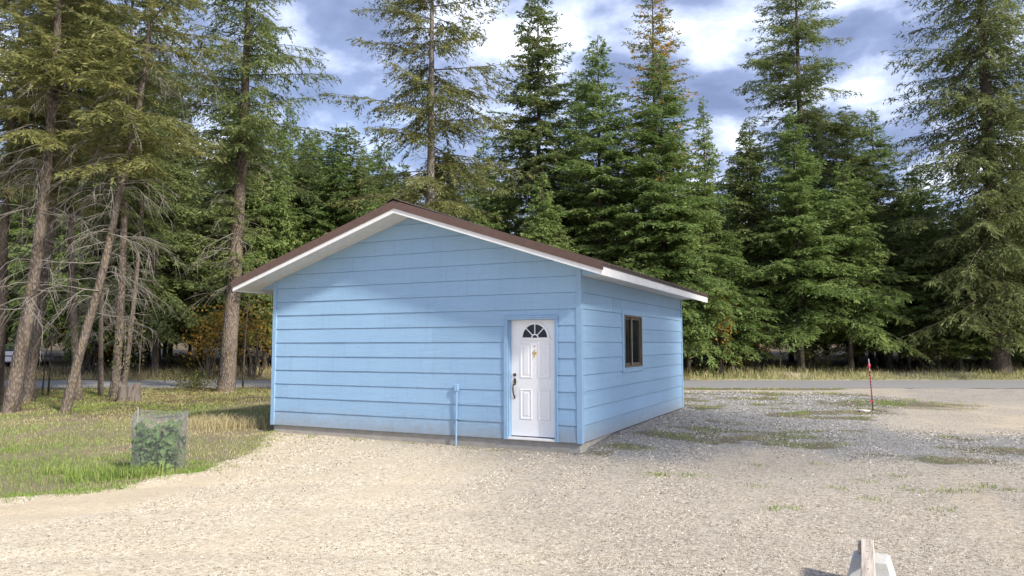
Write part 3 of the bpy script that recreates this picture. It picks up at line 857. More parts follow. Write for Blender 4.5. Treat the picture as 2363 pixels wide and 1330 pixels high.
def conifer(rng, H, R, cb, path=((0, 0, 0), (0, 0, 1)), whorl=.4, nper=5, power=.85, a_lo=-.25, a_hi=.55, curve=-.12, tw=.115, lsp=.075,
            ll=.18, lw=.034, hang=.35, gap=0., round_base=.25, az_bias=None, twl=1., rad=.012):
    """returns branch tubes and needle-spray arrays"""
    n = int((H-cb)/whorl*nper)
    zi = cb + (H-.25-cb)*((np.arange(n)+rng.random(n))/n)
    h = (zi-cb)/(H-cb)
    L = R*np.clip((1-h), .02, 1)**power*(.62+.55*rng.random(n))
    L *= 1 - round_base*np.clip(1-h/.15, 0, 1)
    L = np.maximum(L, .22)
    keep = rng.random(n) > gap
    zi, h, L = zi[keep], h[keep], L[keep]; n = len(zi)
    az = rng.random(n)*2*np.pi
    if az_bias is not None:
        az = np.where(rng.random(n) < az_bias[1], az_bias[0]+(rng.random(n)-.5)*2.2, az)
    a = a_lo + (a_hi-a_lo)*h**1.2 + (rng.random(n)-.5)*.25
    b = curve*(1-h) + (rng.random(n)-.5)*.18
    c0 = crv(path, zi)
    D = np.stack([np.cos(az), np.sin(az)], -1)
    bend = (rng.random(n)-.5)*.5
    def bp(t, i):
        dd = D[i]; pr = np.stack([-dd[:, 1], dd[:, 0]], -1)
        xy = c0[i] + dd*(L[i]*t)[:, None] + pr*(L[i]*bend[i]*t*t)[:, None]
        return np.column_stack([xy, zi[i] + L[i]*(a[i]*t + b[i]*t*t)])
    m = 6; tt = np.linspace(0, 1, m)
    P = np.stack([bp(np.full(n, t), np.arange(n)) for t in tt], 1)
    Rr = (rad*(.5+.5*L))[:, None]*(1.05-tt)[None]
    bV, bF = tubes_np(P, Rr, 4)
    # twigs
    nt_ = np.maximum(3, (2*L/tw).astype(int))
    bi = np.repeat(np.arange(n), nt_)
    N = len(bi)
    t = .04 + .96*rng.random(N)
    side = np.where(rng.random(N) < .5, -1., 1.)
    base = bp(t, bi); ahead = bp(np.minimum(t+.04, 1.05), bi) - bp(t-.02, bi)
    ahead /= np.linalg.norm(ahead, axis=1, keepdims=True)
    pr = np.column_stack([-ahead[:, 1], ahead[:, 0], np.zeros(N)]); pr /= np.linalg.norm(pr, axis=1, keepdims=True)+1e-9
    phi = np.radians(25+50*rng.random(N))
    td = ahead*np.cos(phi)[:, None] + pr*(side*np.sin(phi))[:, None]
    td[:, 2] += -.12 - hang*rng.random(N) + .12*h[bi]
    td /= np.linalg.norm(td, axis=1, keepdims=True)
    tl = np.clip((.16 + .34*L[bi]*(1.05-t))*(.6+.7*rng.random(N))*twl, .12, 1.1)
    trn = rng.random(N)
    nl = np.maximum(4, (2*tl/lsp).astype(int))
    ti = np.repeat(np.arange(N), nl); K = len(ti)
    s = rng.random(K); sd = np.where(rng.random(K) < .5, -1., 1.)
    d = td[ti]
    pos = base[ti] + d*(s*tl[ti])[:, None]; pos[:, 2] -= hang*.5*s*s*tl[ti]
    rv = rng.normal(size=(K, 3)); p2 = np.cross(d, np.array([0, 0, 1.]) + rv*.35); p2 /= np.linalg.norm(p2, axis=1, keepdims=True)+1e-9
    ph = np.radians(20+45*rng.random(K))
    ld = d*np.cos(ph)[:, None] + p2*(sd*np.sin(ph))[:, None] + rng.normal(size=(K, 3))*.12
    ld[:, 2] -= hang*.25
    ld /= np.linalg.norm(ld, axis=1, keepdims=True)
    le = ll*(.6+.7*rng.random(K)); wd = lw*(.7+.6*rng.random(K))
    wv = np.cross(ld, np.array([0, 0, 1.])+rng.normal(size=(K, 3))*.6); wv /= np.linalg.norm(wv, axis=1, keepdims=True)+1e-9
    mid = pos + ld*(le*.45)[:, None]
    V = np.stack([pos, mid+wv*wd[:, None]*.5, pos+ld*le[:, None], mid-wv*wd[:, None]*.5], 1)
    rnd = np.repeat(np.clip(.55*trn[ti]+.45*rng.random(K), 0, 1), 4)
    return (bV, bF), (V.reshape(-1, 3), np.arange(K*4).reshape(K, 4), rnd), K

def dead_limbs(rng, path, z0, z1, n, L=(.8, 2.2), droop=(.1, .6), sub=5, r=.012, az=None):
    zi = z0+(z1-z0)*rng.random(n); c0 = crv(path, zi)
    A = rng.random(n)*2*np.pi if az is None else az[0]+(rng.random(n)-.5)*2*az[1]
    Ln = L[0]+(L[1]-L[0])*rng.random(n); dr = droop[0]+(droop[1]-droop[0])*rng.random(n); up = rng.random(n)*.35-.1
    wob = rng.normal(size=(n, 2))*.12
    m = 7; tt = np.linspace(0, 1, m)
    def pt(i, t):
        D = np.stack([np.cos(A[i]), np.sin(A[i])], -1); pr = np.stack([-D[:, 1], D[:, 0]], -1)
        xy = c0[i] + D*(Ln[i]*t*(1-.15*t))[:, None] + pr*(Ln[i]*(wob[i, 0]*t*t + .05*np.sin(t*7+i)))[:, None]
        return np.column_stack([xy, zi[i]+Ln[i]*(up[i]*t - dr[i]*t*t + .03*np.sin(t*9+i*2))])
    idx = np.arange(n)
    P = np.stack([pt(idx, np.full(n, t)) for t in tt], 1)
    R = (r*(.6+.4*Ln))[:, None]*(1.08-tt)[None]
    V1, F1 = tubes_np(P, R, 4)
    bi = np.repeat(idx, sub); N = len(bi); t = .2+.75*rng.random(N)
    base = pt(bi, t); ah = pt(bi, t+.03)-pt(bi, t-.03); ah /= np.linalg.norm(ah, axis=1, keepdims=True)
    d = ah + rng.normal(size=(N, 3))*.55; d[:, 2] -= .25; d /= np.linalg.norm(d, axis=1, keepdims=True)
    sl_ = (.2+.45*rng.random(N))*Ln[bi]*(1.1-t)
    P2 = np.stack([base + d*(sl_*k)[:, None] + np.array([0, 0, -.25])*(sl_*k*k)[:, None] for k in (0, .35, .7, 1)], 1)
    R2 = (r*.5)*np.ones((N, 1))*np.array([1, .8, .55, .3])[None]
    V2, F2 = tubes_np(P2, R2, 3)
    return np.concatenate([V1, V2]), [np.concatenate([F1, F2+len(V1)])]

LEAFCOUNT = 0
def make_tree(name, label, seed, H, R, cb, r0, fol, bark, loc, path=None, dead=None, group=None, flare=.4, gpath=False, extra=None, **kw):
    """a tree thing: Empty at its base > trunk, branches, crown (and dead_branches)"""
    global LEAFCOUNT
    rng = np.random.default_rng(seed)
    p = path or ((0, 0, -1), (0, 0, H+1))
    root = empty(name, loc)
    tag(root, label, 'tree', group)
    link('trunk', trunk_mesh(rng, p, H, r0, MAT[bark], flare), root)
    (bV, bF), (lV, lF, rnd), K = conifer(rng, H, R, cb, p, **kw)
    link('branches', np_mesh('branches', bV, bF, MAT['branch']), root)
    if extra:
        for ekw in extra:
            _, (v2, f2, r2), k2 = conifer(rng, path=p, **ekw)
            f2 = f2+len(lV); lV = np.concatenate([lV, v2]); lF = np.concatenate([lF, f2]); rnd = np.concatenate([rnd, r2]); K += k2
    link('crown', np_mesh('crown', lV, lF, MAT[fol], False, dict(rnd=rnd)), root)
    LEAFCOUNT += K
    if dead:
        V, F = dead_limbs(rng, p, **dead)
        link('dead_branches', np_mesh('dead_branches', V, F, MAT['twig']), root)
    return root

def copy_tree(src, name, label, loc, rz=0, s=(1, 1, 1), group=None, fol=None):
    r_ = src.copy(); COL.objects.link(r_); r_.name = name
    r_.location = loc; r_.rotation_euler = (0, 0, rz); r_.scale = s
    r_['label'] = label
    if 'group' in r_: del r_['group']
    if group: r_['group'] = group
    for ch in src.children:
        c = ch.copy(); COL.objects.link(c); c.parent = r_
        if fol and ch.name.startswith('crown'):
            c.data = ch.data.copy(); c.data.materials.clear(); c.data.materials.append(MAT[fol])
    return r_

def rel(pts):
    x, y, z = pts[0]
    return tuple((a-x, b-y, c-z) for a, b, c in pts)

# --- the stand on the left, in front of the road
PA = rel([(-16.08, .14, -.12), (-15.61, .17, 2.16), (-15.29, .18, 3.87), (-15.01, .14, 5.93), (-14.75, .1, 9.01), (-14.6, 0, 12.43), (-14.5, 0, 18.)])
make_tree('leaning_fir', 'thick pale fir trunk leaning right at the left edge of the lawn', 101, 17.0, 2.9, 7.2, .18, 'fol_olive', 'bark', (-16.08, .14, GZ), PA,
          dead=dict(z0=2.4, z1=9.0, n=70, L=(.8, 2.5), droop=(.25, .95), sub=10, r=.0095), whorl=.45, nper=5, power=.5, a_lo=-.1, gap=.25, hang=.35)
PBp = rel([(-19.35, 2.46, -.12), (-18.81, 2.46, 2.93), (-18.39, 2.43, 5.63), (-18.15, 2.35, 9.69), (-18., 2.3, 19)])
make_tree('fir', 'fir with a flared base close behind the thick leaning trunk', 102, 18.0, 3.0, 7.8, .16, 'fol_mature', 'bark', (-19.35, 2.46, GZ), PBp, flare=1.0,
          dead=dict(z0=2.2, z1=8.5, n=40, L=(.7, 1.9), droop=(.2, .8), sub=8, r=.009), whorl=.45, nper=5, power=.5, gap=.2, a_lo=-.1)
PC = rel([(-14.78, .77, -.12), (-14.17, .88, 2.05), (-13.7, .97, 3.64), (-13.33, 1., 5.35), (-13.07, 1.04, 6.38), (-12.73, 1.08, 7.75), (-12.45, 1.08, 9.57), (-12.3, 1.05, 11.85), (-12.2, 1., 17.)])
make_tree('leaning_fir', 'slim fir leaning strongly right, its bare base alone on the grass edge', 103, 16.0, 2.7, 6.6, .122, 'fol_olive', 'bark', (-14.78, .77, GZ), PC,
          dead=dict(z0=2.4, z1=9.5, n=76, L=(.8, 2.7), droop=(.2, .9), sub=10, r=.0095), whorl=.45, nper=5, power=.55, a_lo=-.15, gap=.3)
PD = rel([(-18.73, 4.99, -.12), (-18.49, 4.91, 2.16), (-18.31, 4.79, 4.51), (-18.2, 4.7, 7.46), (-18.1, 4.6, 18)])
tD = make_tree('fir', 'straight bare-stemmed fir right beside the weathered stump', 104, 17.0, 2.8, 6.8, .148, 'fol_mature', 'bark', (-18.73, 4.99, GZ), PD,
          dead=dict(z0=2.0, z1=8.0, n=52, L=(.8, 2.1), droop=(.2, .9), sub=9, r=.009), whorl=.45, nper=5, power=.5, gap=.2, a_lo=-.1)
PX = rel([(-18.55, 1.17, -.11), (-18.36, 1.08, 2.09), (-18.2, .93, 4.61), (-17.97, .85, 7.26), (-17.65, .8, 10.92), (-17.5, .8, 17.)])
make_tree('fir', 'dark thin fir trunk cut by the left border of the view', 105, 16.0, 2.6, 6.5, .15, 'fol_olive', 'bark_dark', (-18.55, 1.17, GZ), PX,
          dead=dict(z0=2.0, z1=7.5, n=30, L=(.6, 1.7), droop=(.2, .8), sub=5, r=.010), whorl=.45, nper=5, power=.5)
copy_tree(tD, 'fir', 'thinner fir touching the right side of the stump-side trunk', (-19.65, 5.99, GZ), 1.9, (.62, .62, .8))
copy_tree(tD, 'fir', 'slender fir between the strongly leaning trunk and the stump', (-20.57, 5.77, GZ), 3.4, (.6, .6, .85))
copy_tree(tD, 'fir', 'dark upright trunk standing right behind the strongly leaning fir', (-18.36, 3.5, GZ), 4.6, (.8, .8, .92))
PFt = rel([(-17.44, 8.62, -.12), (-17.24, 8.55, 2.21), (-17.01, 8.5, 4.83), (-16.86, 8.45, 7.28), (-16.7, 8.4, 9.72), (-16.55, 8.3, 12.66), (-16.4, 8.2, 20)])
make_tree('tall_fir', 'tall reddish-brown fir trunk between the lawn and the blue building', 106, 20.0, 3.5, 8.2, .31, 'fol_mature', 'bark', (-17.44, 8.62, GZ), PFt,
          dead=dict(z0=3.6, z1=9.5, n=44, L=(.8, 2.4), droop=(.2, .8), sub=6, r=.012), whorl=.55, nper=5, power=.42, a_lo=-.1, hang=.7, gap=.12,
          extra=[dict(H=7.4, R=1.5, cb=3.9, whorl=.55, nper=4, power=.2, hang=.5)])
tG = make_tree('tall_fir', 'sparse tall fir with pale bare trunk rising behind the roof ridge', 107, 19.2, 3.7, 6.2, .21, 'fol_olive', 'bark_pale', (-9.35, 10.08, GZ), None,
          dead=dict(z0=4.2, z1=9.0, n=26, L=(.8, 2.3), droop=(.1, .5), sub=5, r=.011), whorl=.62, nper=5, power=.40, a_lo=-.05, a_hi=.45, hang=.6, gap=.16, twl=.9, tw=.11)

# --- trees beyond the road
tH = make_tree('fir', 'tall narrow fir behind the right slope of the roof', 111, 23.0, 4.7, 2.6, .25, 'fol_mature', 'bark_dark', (-12.34, 26.47, GZ+.4), tw=.145, lsp=.115, ll=.24, lw=.07, power=.66, whorl=.42, nper=6, hang=.3)
tI = make_tree('fir', 'pointed light-green fir right of the tall narrow fir above the roof', 112, 18.7, 4.6, 3.4, .2, 'fol_young', 'bark_dark', (-8.51, 26.09, GZ+.4), tw=.145, lsp=.115, ll=.24, lw=.07, power=.8, whorl=.40, nper=6, hang=.28)
tJ = make_tree('larch', 'tall feathery larch with orange-gold branch tips', 113, 24.3, 3.7, 4.0, .22, 'fol_larch', 'bark_dark', (-6.73, 31.41, GZ+.6), power=.55, whorl=.48, nper=6, a_lo=-.1, hang=.25, tw=.15, lsp=.125, ll=.19, lw=.06, twl=.8)
tL = make_tree('tall_fir', 'tall dark fir with broad open crown against the cloud on the right', 114, 28.0, 5.8, 10.6, .36, 'fol_mature', 'bark_dark', (1.05, 39.63, GZ+.6), power=.62, whorl=.55, nper=6, a_lo=-.2, a_hi=.4, hang=.35, gap=.1, tw=.18, lsp=.125, ll=.27, lw=.060)
tM = make_tree('young_fir', 'bright green bushy fir straight behind the road, left of the pink stake', 115, 14.4, 4.5, 2.5, .17, 'fol_young', 'bark_dark', (1.30, 30.28, GZ+.35), tw=.145, lsp=.115, ll=.24, lw=.07, power=.95, whorl=.36, nper=6, hang=.32)
tN = make_tree('young_fir', 'light green drooping fir straight behind the pink-taped stake', 116, 11.6, 4.0, 2.4, .14, 'fol_young', 'bark_dark', (3.69, 31.77, GZ+.35), tw=.145, lsp=.115, ll=.24, lw=.07, power=.9, whorl=.36, nper=6, hang=.5, a_lo=-.35)
tQ = make_tree('spruce', 'huge shaggy spruce filling the right edge of the view', 117, 28.0, 6.2, 3.0, .48, 'fol_spruce', 'bark_dark', (10.72, 33.72, GZ+.35), power=.45, whorl=.5, nper=7, a_lo=-.45, a_hi=.3, curve=.1, hang=.75, tw=.21, lsp=.155, ll=.28, lw=.060, gap=.06, round_base=.1)
tY = make_tree('young_fir', 'dense dark fir left of the tall trunk, boughs reaching over the road', 118, 14.9, 4.0, 2.6, .16, 'fol_mature', 'bark_dark', (-27.4, 18.6, GZ), tw=.145, lsp=.115, ll=.24, lw=.07, power=.8, whorl=.38, nper=6, hang=.45, a_lo=-.3)

C_ = [  # source, name, label, x, y, H target, R target, rz
    (tY, 'young_fir', 'dark fir far behind the stump', -29.6, 15.0, 17.2, 2.6, 1.1),
    (tM, 'young_fir', 'dark fir far behind the strongly leaning trunk', -33.5, 14.0, 19.0, 2.9, 2.0),
    (tY, 'young_fir', 'dark fir far behind the thick leaning trunk', -36.4, 17.0, 20.4, 3.0, 3.3),
    (tN, 'young_fir', 'soft green fir showing between the tall reddish trunk and the roof edge', -26.45, 19.64, 15.2, 2.3, .4),
    (tY, 'young_fir', 'green fir just left of the roof where the left slope begins', -27.5, 23.6, 14.3, 2.3, 4.1),
    (tM, 'young_fir', 'pointed dark fir above the middle of the left roof slope', -23.67, 22.1, 14.2, 2.4, 5.0),
    (tN, 'young_fir', 'bushy green fir just left of the roof peak', -19.85, 21.72, 12.8, 2.2, 2.2),
    (tY, 'young_fir', 'small pale fir directly behind the bare pale trunk', -20.62, 30.26, 12.3, 2.0, .9),
    (tM, 'young_fir', 'dark green fir right of the bare pale trunk', -15.23, 25.07, 13.3, 2.3, 3.0),
    (tN, 'young_fir', 'low fir in front of the tall narrow fir, just above the roof', -10.53, 22.88, 10.6, 1.8, 1.5),
    (tI, 'fir', 'fir tip between the tall narrow fir and the pointed light-green fir', -11.75, 31.2, 18.6, 2.5, 2.7),
    (tI, 'fir', 'light green fir with a thin trunk in front of the gold-tipped larch', -4.99, 26.12, 16.9, 2.6, 4.2),
    (tM, 'fir', 'slim pale fir right of the larch against the dark cloud', -3.43, 29.66, 15.2, 1.8, .2),
    (tN, 'young_fir', 'drooping fir just above the far end of the right eave', -3.76, 25.93, 9.8, 2.1, 5.6),
    (tY, 'young_fir', 'dark blue-green fir left of the tall broad-crowned fir', -1.09, 30.79, 14.0, 2.2, 2.4),
    (tH, 'fir', 'shaded fir behind the light green fir at the pink stake, left of two', 3.85, 39.87, 16.5, 2.5, 1.3),
    (tI, 'fir', 'shaded fir behind the light green fir at the pink stake, right of two', 5.38, 41.72, 16.7, 2.7, 3.9),
    (tM, 'young_fir', 'small bright green fir just left of the huge spruce', 7.69, 35.04, 9.6, 2.0, 1.9),
    (tY, 'young_fir', 'dark fir in the gap between the pink stake and the huge spruce', 6.32, 37.72, 11.4, 1.9, .7),
    (tN, 'young_fir', 'low green fir half hidden by the huge spruce', 9.3, 37.2, 9.6, 2.2, 4.8),
    (tY, 'fir', 'dark fir behind the huge spruce at the right border', 14.2, 38.0, 18.0, 3.2, 5.5),
    (tY, 'young_fir', 'dark low fir behind the ridge end of the right roof slope', -6.41, 24.87, 8.3, 1.9, .3),
    (tN, 'young_fir', 'dark low fir between the eave end and the bright bushy fir', -1.96, 28.14, 7.6, 2.0, 3.6),
    (tM, 'young_fir', 'dark fir between the bare pale trunk and the tall narrow fir', -16.5, 27.8, 12.2, 2.0, 5.9),
    (tN, 'fir', 'fir behind the trunk at the left border', -33.6, 13.2, 13.9, 2.3, 2.9),
    (tN, 'young_fir', 'low bushy fir right in front of the huge spruce trunk', 12.3, 35.2, 7.0, 2.6, .8),
    (tM, 'young_fir', 'low green fir left of the huge spruce trunk at the verge', 8.9, 34.9, 6.2, 2.3, 3.1),
    (tY, 'young_fir', 'dark young fir in the gap right of the pink stake', 5.6, 35.0, 8.2, 2.4, 2.1),
    (tI, 'fir', 'second pointed fir above the left roof slope, nearer the peak', -24.07, 25.25, 13.9, 2.0, 1.7),
]
SRC = {tY: (14.9, 2.7), tM: (14.4, 3.3), tN: (11.6, 2.9), tI: (18.7, 3.0), tH: (23., 3.1)}
for src, nm, lab, x, y, H, R, rz in C_:
    h0, r0 = SRC[src]
    gz = float(ground_h(np.array([x]), np.array([y]))[0]) - .02
    copy_tree(src, nm, lab, (x, y, gz), rz, (R/r0*1.16, R/r0*1.16, H/h0*1.03))
# the wood behind: dim stems and crowns nobody can tell apart
rw = random.Random(77)
placed = []
tries = 0
while len(placed) < 128 and tries < 4000:
    tries += 1
    x = rw.uniform(-85, 30); y = road_far(x) + rw.uniform(8, 34)
    if abs((x-4.2)*.495+(y+11.4)*.869) < 2.6 and x < -20 and x > -46: continue
    if any((x-a)**2+(y-b)**2 < 2.7**2 for a, b in placed): continue
    placed.append((x, y))
    src = rw.choice([tY, tM, tN, tY, tI]); h0, r0 = SRC[src]
    H = rw.uniform(10.5, 15.5) * (1.3 if x < -28 else 1); R = rw.uniform(2.6, 3.6)
    gz = float(ground_h(np.array([x]), np.array([y]))[0]) - .02
    copy_tree(src, 'forest_fir', 'fir deep in the wood behind the road, mostly hidden', (x, y, gz), rw.uniform(0, 6.28), (R/r0, R/r0, H/h0), 'firs deep in the wood behind the road')
# unseen firs right of the view, crowns shaped high to shade the side wall
tO = make_tree('tall_fir', 'unseen high-crowned fir right of the view, shaped to shade the side wall, nearest of three', 131, 36.0, 3.2, 27.4, .4, 'fol_mature', 'bark', (37.9, -11.6, GZ), power=.3, whorl=.5, nper=6, gap=.12, a_lo=0., tw=.2, lsp=.14, ll=.26, lw=.08)
copy_tree(tO, 'tall_fir', 'unseen high-crowned fir right of the view, shaped to shade the side wall, middle of three', (38.6, -9.0, GZ), 2.2)
copy_tree(tO, 'tall_fir', 'unseen high-crowned fir right of the view, shaped to shade the side wall, farthest of three', (37.6, -6.9, GZ), 4.1, (.8, .8, 1.0))

# --- bare dark saplings and pale stems
def sapling(name, label, pts, r, mat, twigs=6, seed=1, cat='sapling', leaf=None, group=None, tl=(.2, .5)):
    rng = np.random.default_rng(seed)
    p0 = pts[0]; root = empty(name, p0); tag(root, label, cat, group)
    P = [tuple(np.subtract(p, p0)) for p in pts]
    MB().tube(P, [r*(1-.75*i/(len(P)-1)) for i in range(len(P))], 6).build('stem', mat, root, smooth=True)
    if twigs:
        path = tuple((a, b, c) for a, b, c in P)
        V, F = dead_limbs(rng, path, P[-1][2]*.25, P[-1][2]*.97, twigs, tl, (-.3, .3), 3, r*.35)
        tag(link('twigs', np_mesh('twigs', V, F, mat), root), kind='stuff')
    if leaf:
        n, spread, size, m = leaf
        z = P[-1][2]*(.4+.6*rng.random(n)); c = crv(P, z)
        pos = np.column_stack([c+rng.normal(size=(n, 2))*spread, z+rng.normal(size=n)*.1])
        V, F, rd = leaf_quads(rng, pos, size)
        link('foliage', np_mesh('foliage', V, F, m, False, dict(rnd=rd)), root)
    return root

def leaf_quads(rng, pos, size, up=.4):
    K = len(pos)
    d = rng.normal(size=(K, 3)); d /= np.linalg.norm(d, axis=1, keepdims=True)
    nrm = rng.normal(size=(K, 3)) + np.array([.25, -.25, up]); w = np.cross(d, nrm); w /= np.linalg.norm(w, axis=1, keepdims=True)+1e-9
    le = size*(.6+.8*rng.random(K)); wd = le*(.55+.25*rng.random(K))
    mid = pos+d*(le*.45)[:, None]
    V = np.stack([pos, mid+w*wd[:, None]*.5, pos+d*le[:, None], mid-w*wd[:, None]*.5], 1).reshape(-1, 3)
    return V, np.arange(K*4).reshape(K, 4), np.repeat(rng.random(K), 4)

S_ = [(-23.65, 5.2, 3.6, .035, .35), (-21.9, 4.5, 3.2, .03, .45), (-21.4, 4.4, 3.4, .04, .2), (-20.6, 7.3, 3.0, .03, .1), (-18.5, 10.0, 3.5, .04, .05), (-18.2, 10.15, 4.2, .045, .25),
      (-16.9, 10.6, 4.5, .05, .3), (-16.4, 10.75, 3.8, .045, .2), (-21.9, 7.4, 2.6, .035, .2), (-18.9, 9.7, 3.0, .03, .1)]
S_lab = ['thin dark curved sapling left of the strongly leaning fir, first of three', 'thin dark curved sapling left of the strongly leaning fir, second of three', 'thin dark sapling just left of the strongly leaning fir, third of three',
         'dark thin sapling rising behind the stump', 'thin dark stem just right of the tall reddish trunk', 'dark straight stem right of the tall reddish trunk, the thicker of the pair',
         'dark stem near the left corner of the blue building', 'dark stem nearest the left corner of the blue building', 'thin sapling by the road right of the stump', 'thin stem close against the tall reddish trunk']
for i, (x, y, h, r, ln) in enumerate(S_):
    sapling('sapling', S_lab[i], [(x, y, GZ-.05), (x+ln*.15, y, h*.3), (x+ln*.5, y, h*.65), (x+ln, y+.05, h)], r, MAT['bark_dark'], 8, 300+i, group='bare saplings by the road')
sapling('sapling', 'pale thin forked sapling with yellow leaves in front of the trees', [(-17.6, 4.0, GZ-.05), (-17.35, 4.05, .6), (-17.1, 4.1, 1.0), (-17.05, 4.1, 1.7), (-17.1, 4.1, 2.5)], .024, MAT['bark_pale'], 9, 330, leaf=(260, .32, .09, MAT['fol_brush']), tl=(.4, .9))
# pale dead stems in the shade by the huge spruce
for i, (x, y, h, r) in enumerate([(6.6, 34.6, 6.8, .05), (7.2, 35.6, 7.6, .055), (8.0, 34.2, 4.6, .045), (8.5, 36.2, 6.0, .05), (5.8, 36.0, 4.2, .04), (9.0, 34.3, 4.0, .04), (-6.0, 25.2, 3., .035), (-2.9, 27.5, 2.6, .035), (0.2, 30.4, 2.8, .04), (7.5, 37.5, 5.5, .05)]):
    sapling('dead_stem', 'pale dead stem standing in the shade of the wood', [(x, y, GZ), (x+.05, y, h*.4), (x-.06, y, h*.75), (x+.05, y, h)], r, MAT['bark_pale'], 5, 350+i, 'dead tree', group='pale dead stems in the wood')

# --- shrubs
def shrub(name, label, loc, rx, ry, h, n, size, mat, seed, group=None, stems=9, cl=9):
    rng = np.random.default_rng(seed)
    root = empty(name, loc); tag(root, label, 'shrub', group)
    cen = np.column_stack([rng.normal(size=cl)*rx*.42, rng.normal(size=cl)*ry*.42, h*(.35+.55*rng.random(cl))])
    k = rng.integers(0, cl, n)
    pos = cen[k] + rng.normal(size=(n, 3))*np.array([rx*.26, ry*.26, h*.13])
    pos[:, 2] = np.abs(pos[:, 2])
    V, F, rd = leaf_quads(rng, pos, size)
    link('foliage', np_mesh('foliage', V, F, mat, False, dict(rnd=rd)), root)
    P = []
    for i in range(stems):
        c = cen[i % cl]; b = np.array([rng.normal()*.12*rx, rng.normal()*.12*ry, -.05])
        P.append(np.stack([b, b*.6+c*.4+rng.normal(size=3)*.05, b*.2+c*.8, c*1.05]))
    P = np.array(P); V, F = tubes_np(P, np.array([[.02, .015, .01, .005]])*np.ones((stems, 1))*max(.6, h/2), 5)
    link('stems', np_mesh('stems', V, F, MAT['branch']), root)
    return root
def gzat(x, y): return float(ground_h(np.array([x]), np.array([y]))[0])-.02
shrub('maple_shrub', 'orange autumn maple left of the tall reddish trunk', (-25.9, 15.3, gzat(-25.9, 15.3)), 1.5, .8, 4.1, 950, .15, MAT['fol_autumn'], 401)
shrub('maple_shrub', 'orange and yellow maple between the reddish trunk and the blue building', (-23.7, 16.2, gzat(-23.7, 16.2)), 1.6, .8, 3.9, 900, .15, MAT['fol_autumn'], 402)
shrub('maple_shrub', 'golden orange shrub behind the two leaning trunks', (-33.2, 13.8, gzat(-33.2, 13.8)), 2.2, 1.4, 3.4, 1700, .18, MAT['fol_autumn'], 403)
shrub('maple_shrub', 'small yellow maple under the far end of the right eave', (-2.2, 26.4, gzat(-2.2, 26.4)), .9, .8, 5.0, 420, .17, MAT['fol_autumn'], 404, cl=7)
shrub('maple_shrub', 'yellow-leaved maple sapling low in the shade near the eave end', (-1.0, 29.0, gzat(-1, 29)), .8, .7, 2.6, 260, .15, MAT['fol_autumn'], 405, cl=6)
rs_ = random.Random(9)
for i in range(26):
    x = rs_.uniform(-40, 14); y = road_far(x) + rs_.uniform(4.0, 9.0)
    h = rs_.uniform(.9, 2.2)
    if abs((x-4.2)*.495+(y+11.4)*.869) < 2.4 and x < -20: x += 5; y = road_far(x)+5
    shrub('undergrowth_shrub', 'low olive-brown shrub in the shaded edge of the wood', (x, y, gzat(x, y)), rs_.uniform(.9, 1.6), .9, h, 620, .12, MAT['fol_brush'], 420+i, 'shrubs along the shaded edge of the wood')
shrub('undergrowth_shrub', 'low dark brush right of the stump at the roadside', (-19.3, 8.4, gzat(-19.3, 8.4)), 1.1, .7, .8, 900, .07, MAT['fol_brush'], 470)
shrub('undergrowth_shrub', 'small brush patch between the brushy stump side and the tall trunk', (-18.2, 8.0, gzat(-18.2, 8)), .7, .5, .5, 500, .06, MAT['fol_brush'], 471)

# --- weathered stump
rng = np.random.default_rng(12)
st = empty('tree_stump', (-16.7, 4.05, gzat(-16.7, 4.05))); tag(st, 'weathered grey split tree stump on the lawn edge', 'stump')
n = 44; ang = np.arange(n)*2*np.pi/n
prof = 1 + .10*np.sin(ang*3+.4) + .06*np.sin(ang*7) + rng.normal(size=n)*.045
zt = .56 + .05*np.sin(ang*2) + rng.normal(size=n)*.022 + np.where(rng.random(n) < .08, -.10, 0)
rows = []
for k, t in enumerate([0, .12, .3, .55, .8, 1]):
    rr = .30*prof*(1+.45*np.exp(-t*5)) + rng.normal(size=n)*.006
    rows.append(np.column_stack([rr*np.cos(ang), rr*np.sin(ang), -.08+t*(zt+.08)]))
for s_, dz in ((.84, .0), (.6, -.10), (.3, -.16), (.02, -.14)):
    rr = .30*prof*s_
    rows.append(np.column_stack([rr*np.cos(ang), rr*np.sin(ang), zt+dz+rng.normal(size=n)*.012]))
V = np.concatenate(rows); m = len(rows); ii = np.arange(m*n).reshape(m, n)
F = np.stack([ii[:-1], np.roll(ii[:-1], -1, 1), np.roll(ii[1:], -1, 1), ii[1:]], -1).reshape(-1, 4)
link('stump_body', np_mesh('stump_body', V, F, MAT['stumpwood']), st)
mb = MB()
for i in range(7):
    a = rng.random()*6.28; r_ = .31; b = Vector((math.cos(a)*r_, math.sin(a)*r_, 0))
    mb.tube([b*1.5+Vector((0, 0, -.06)), b*1.15+Vector((0, 0, .06)), b*.98+Vector((0, 0, .25))], [.03, .05, .02], 6)
mb.build('root', MAT['stumpwood'], st, smooth=True)

# --- wire cage round a young plant
CX, CY = -4.83, -4.18
cgz = gzat(CX, CY)
cage = empty('wire_cage', (CX, CY, cgz)); tag(cage, 'grey wire mesh cylinder around the young plant', 'wire cage')
rng = np.random.default_rng(21)
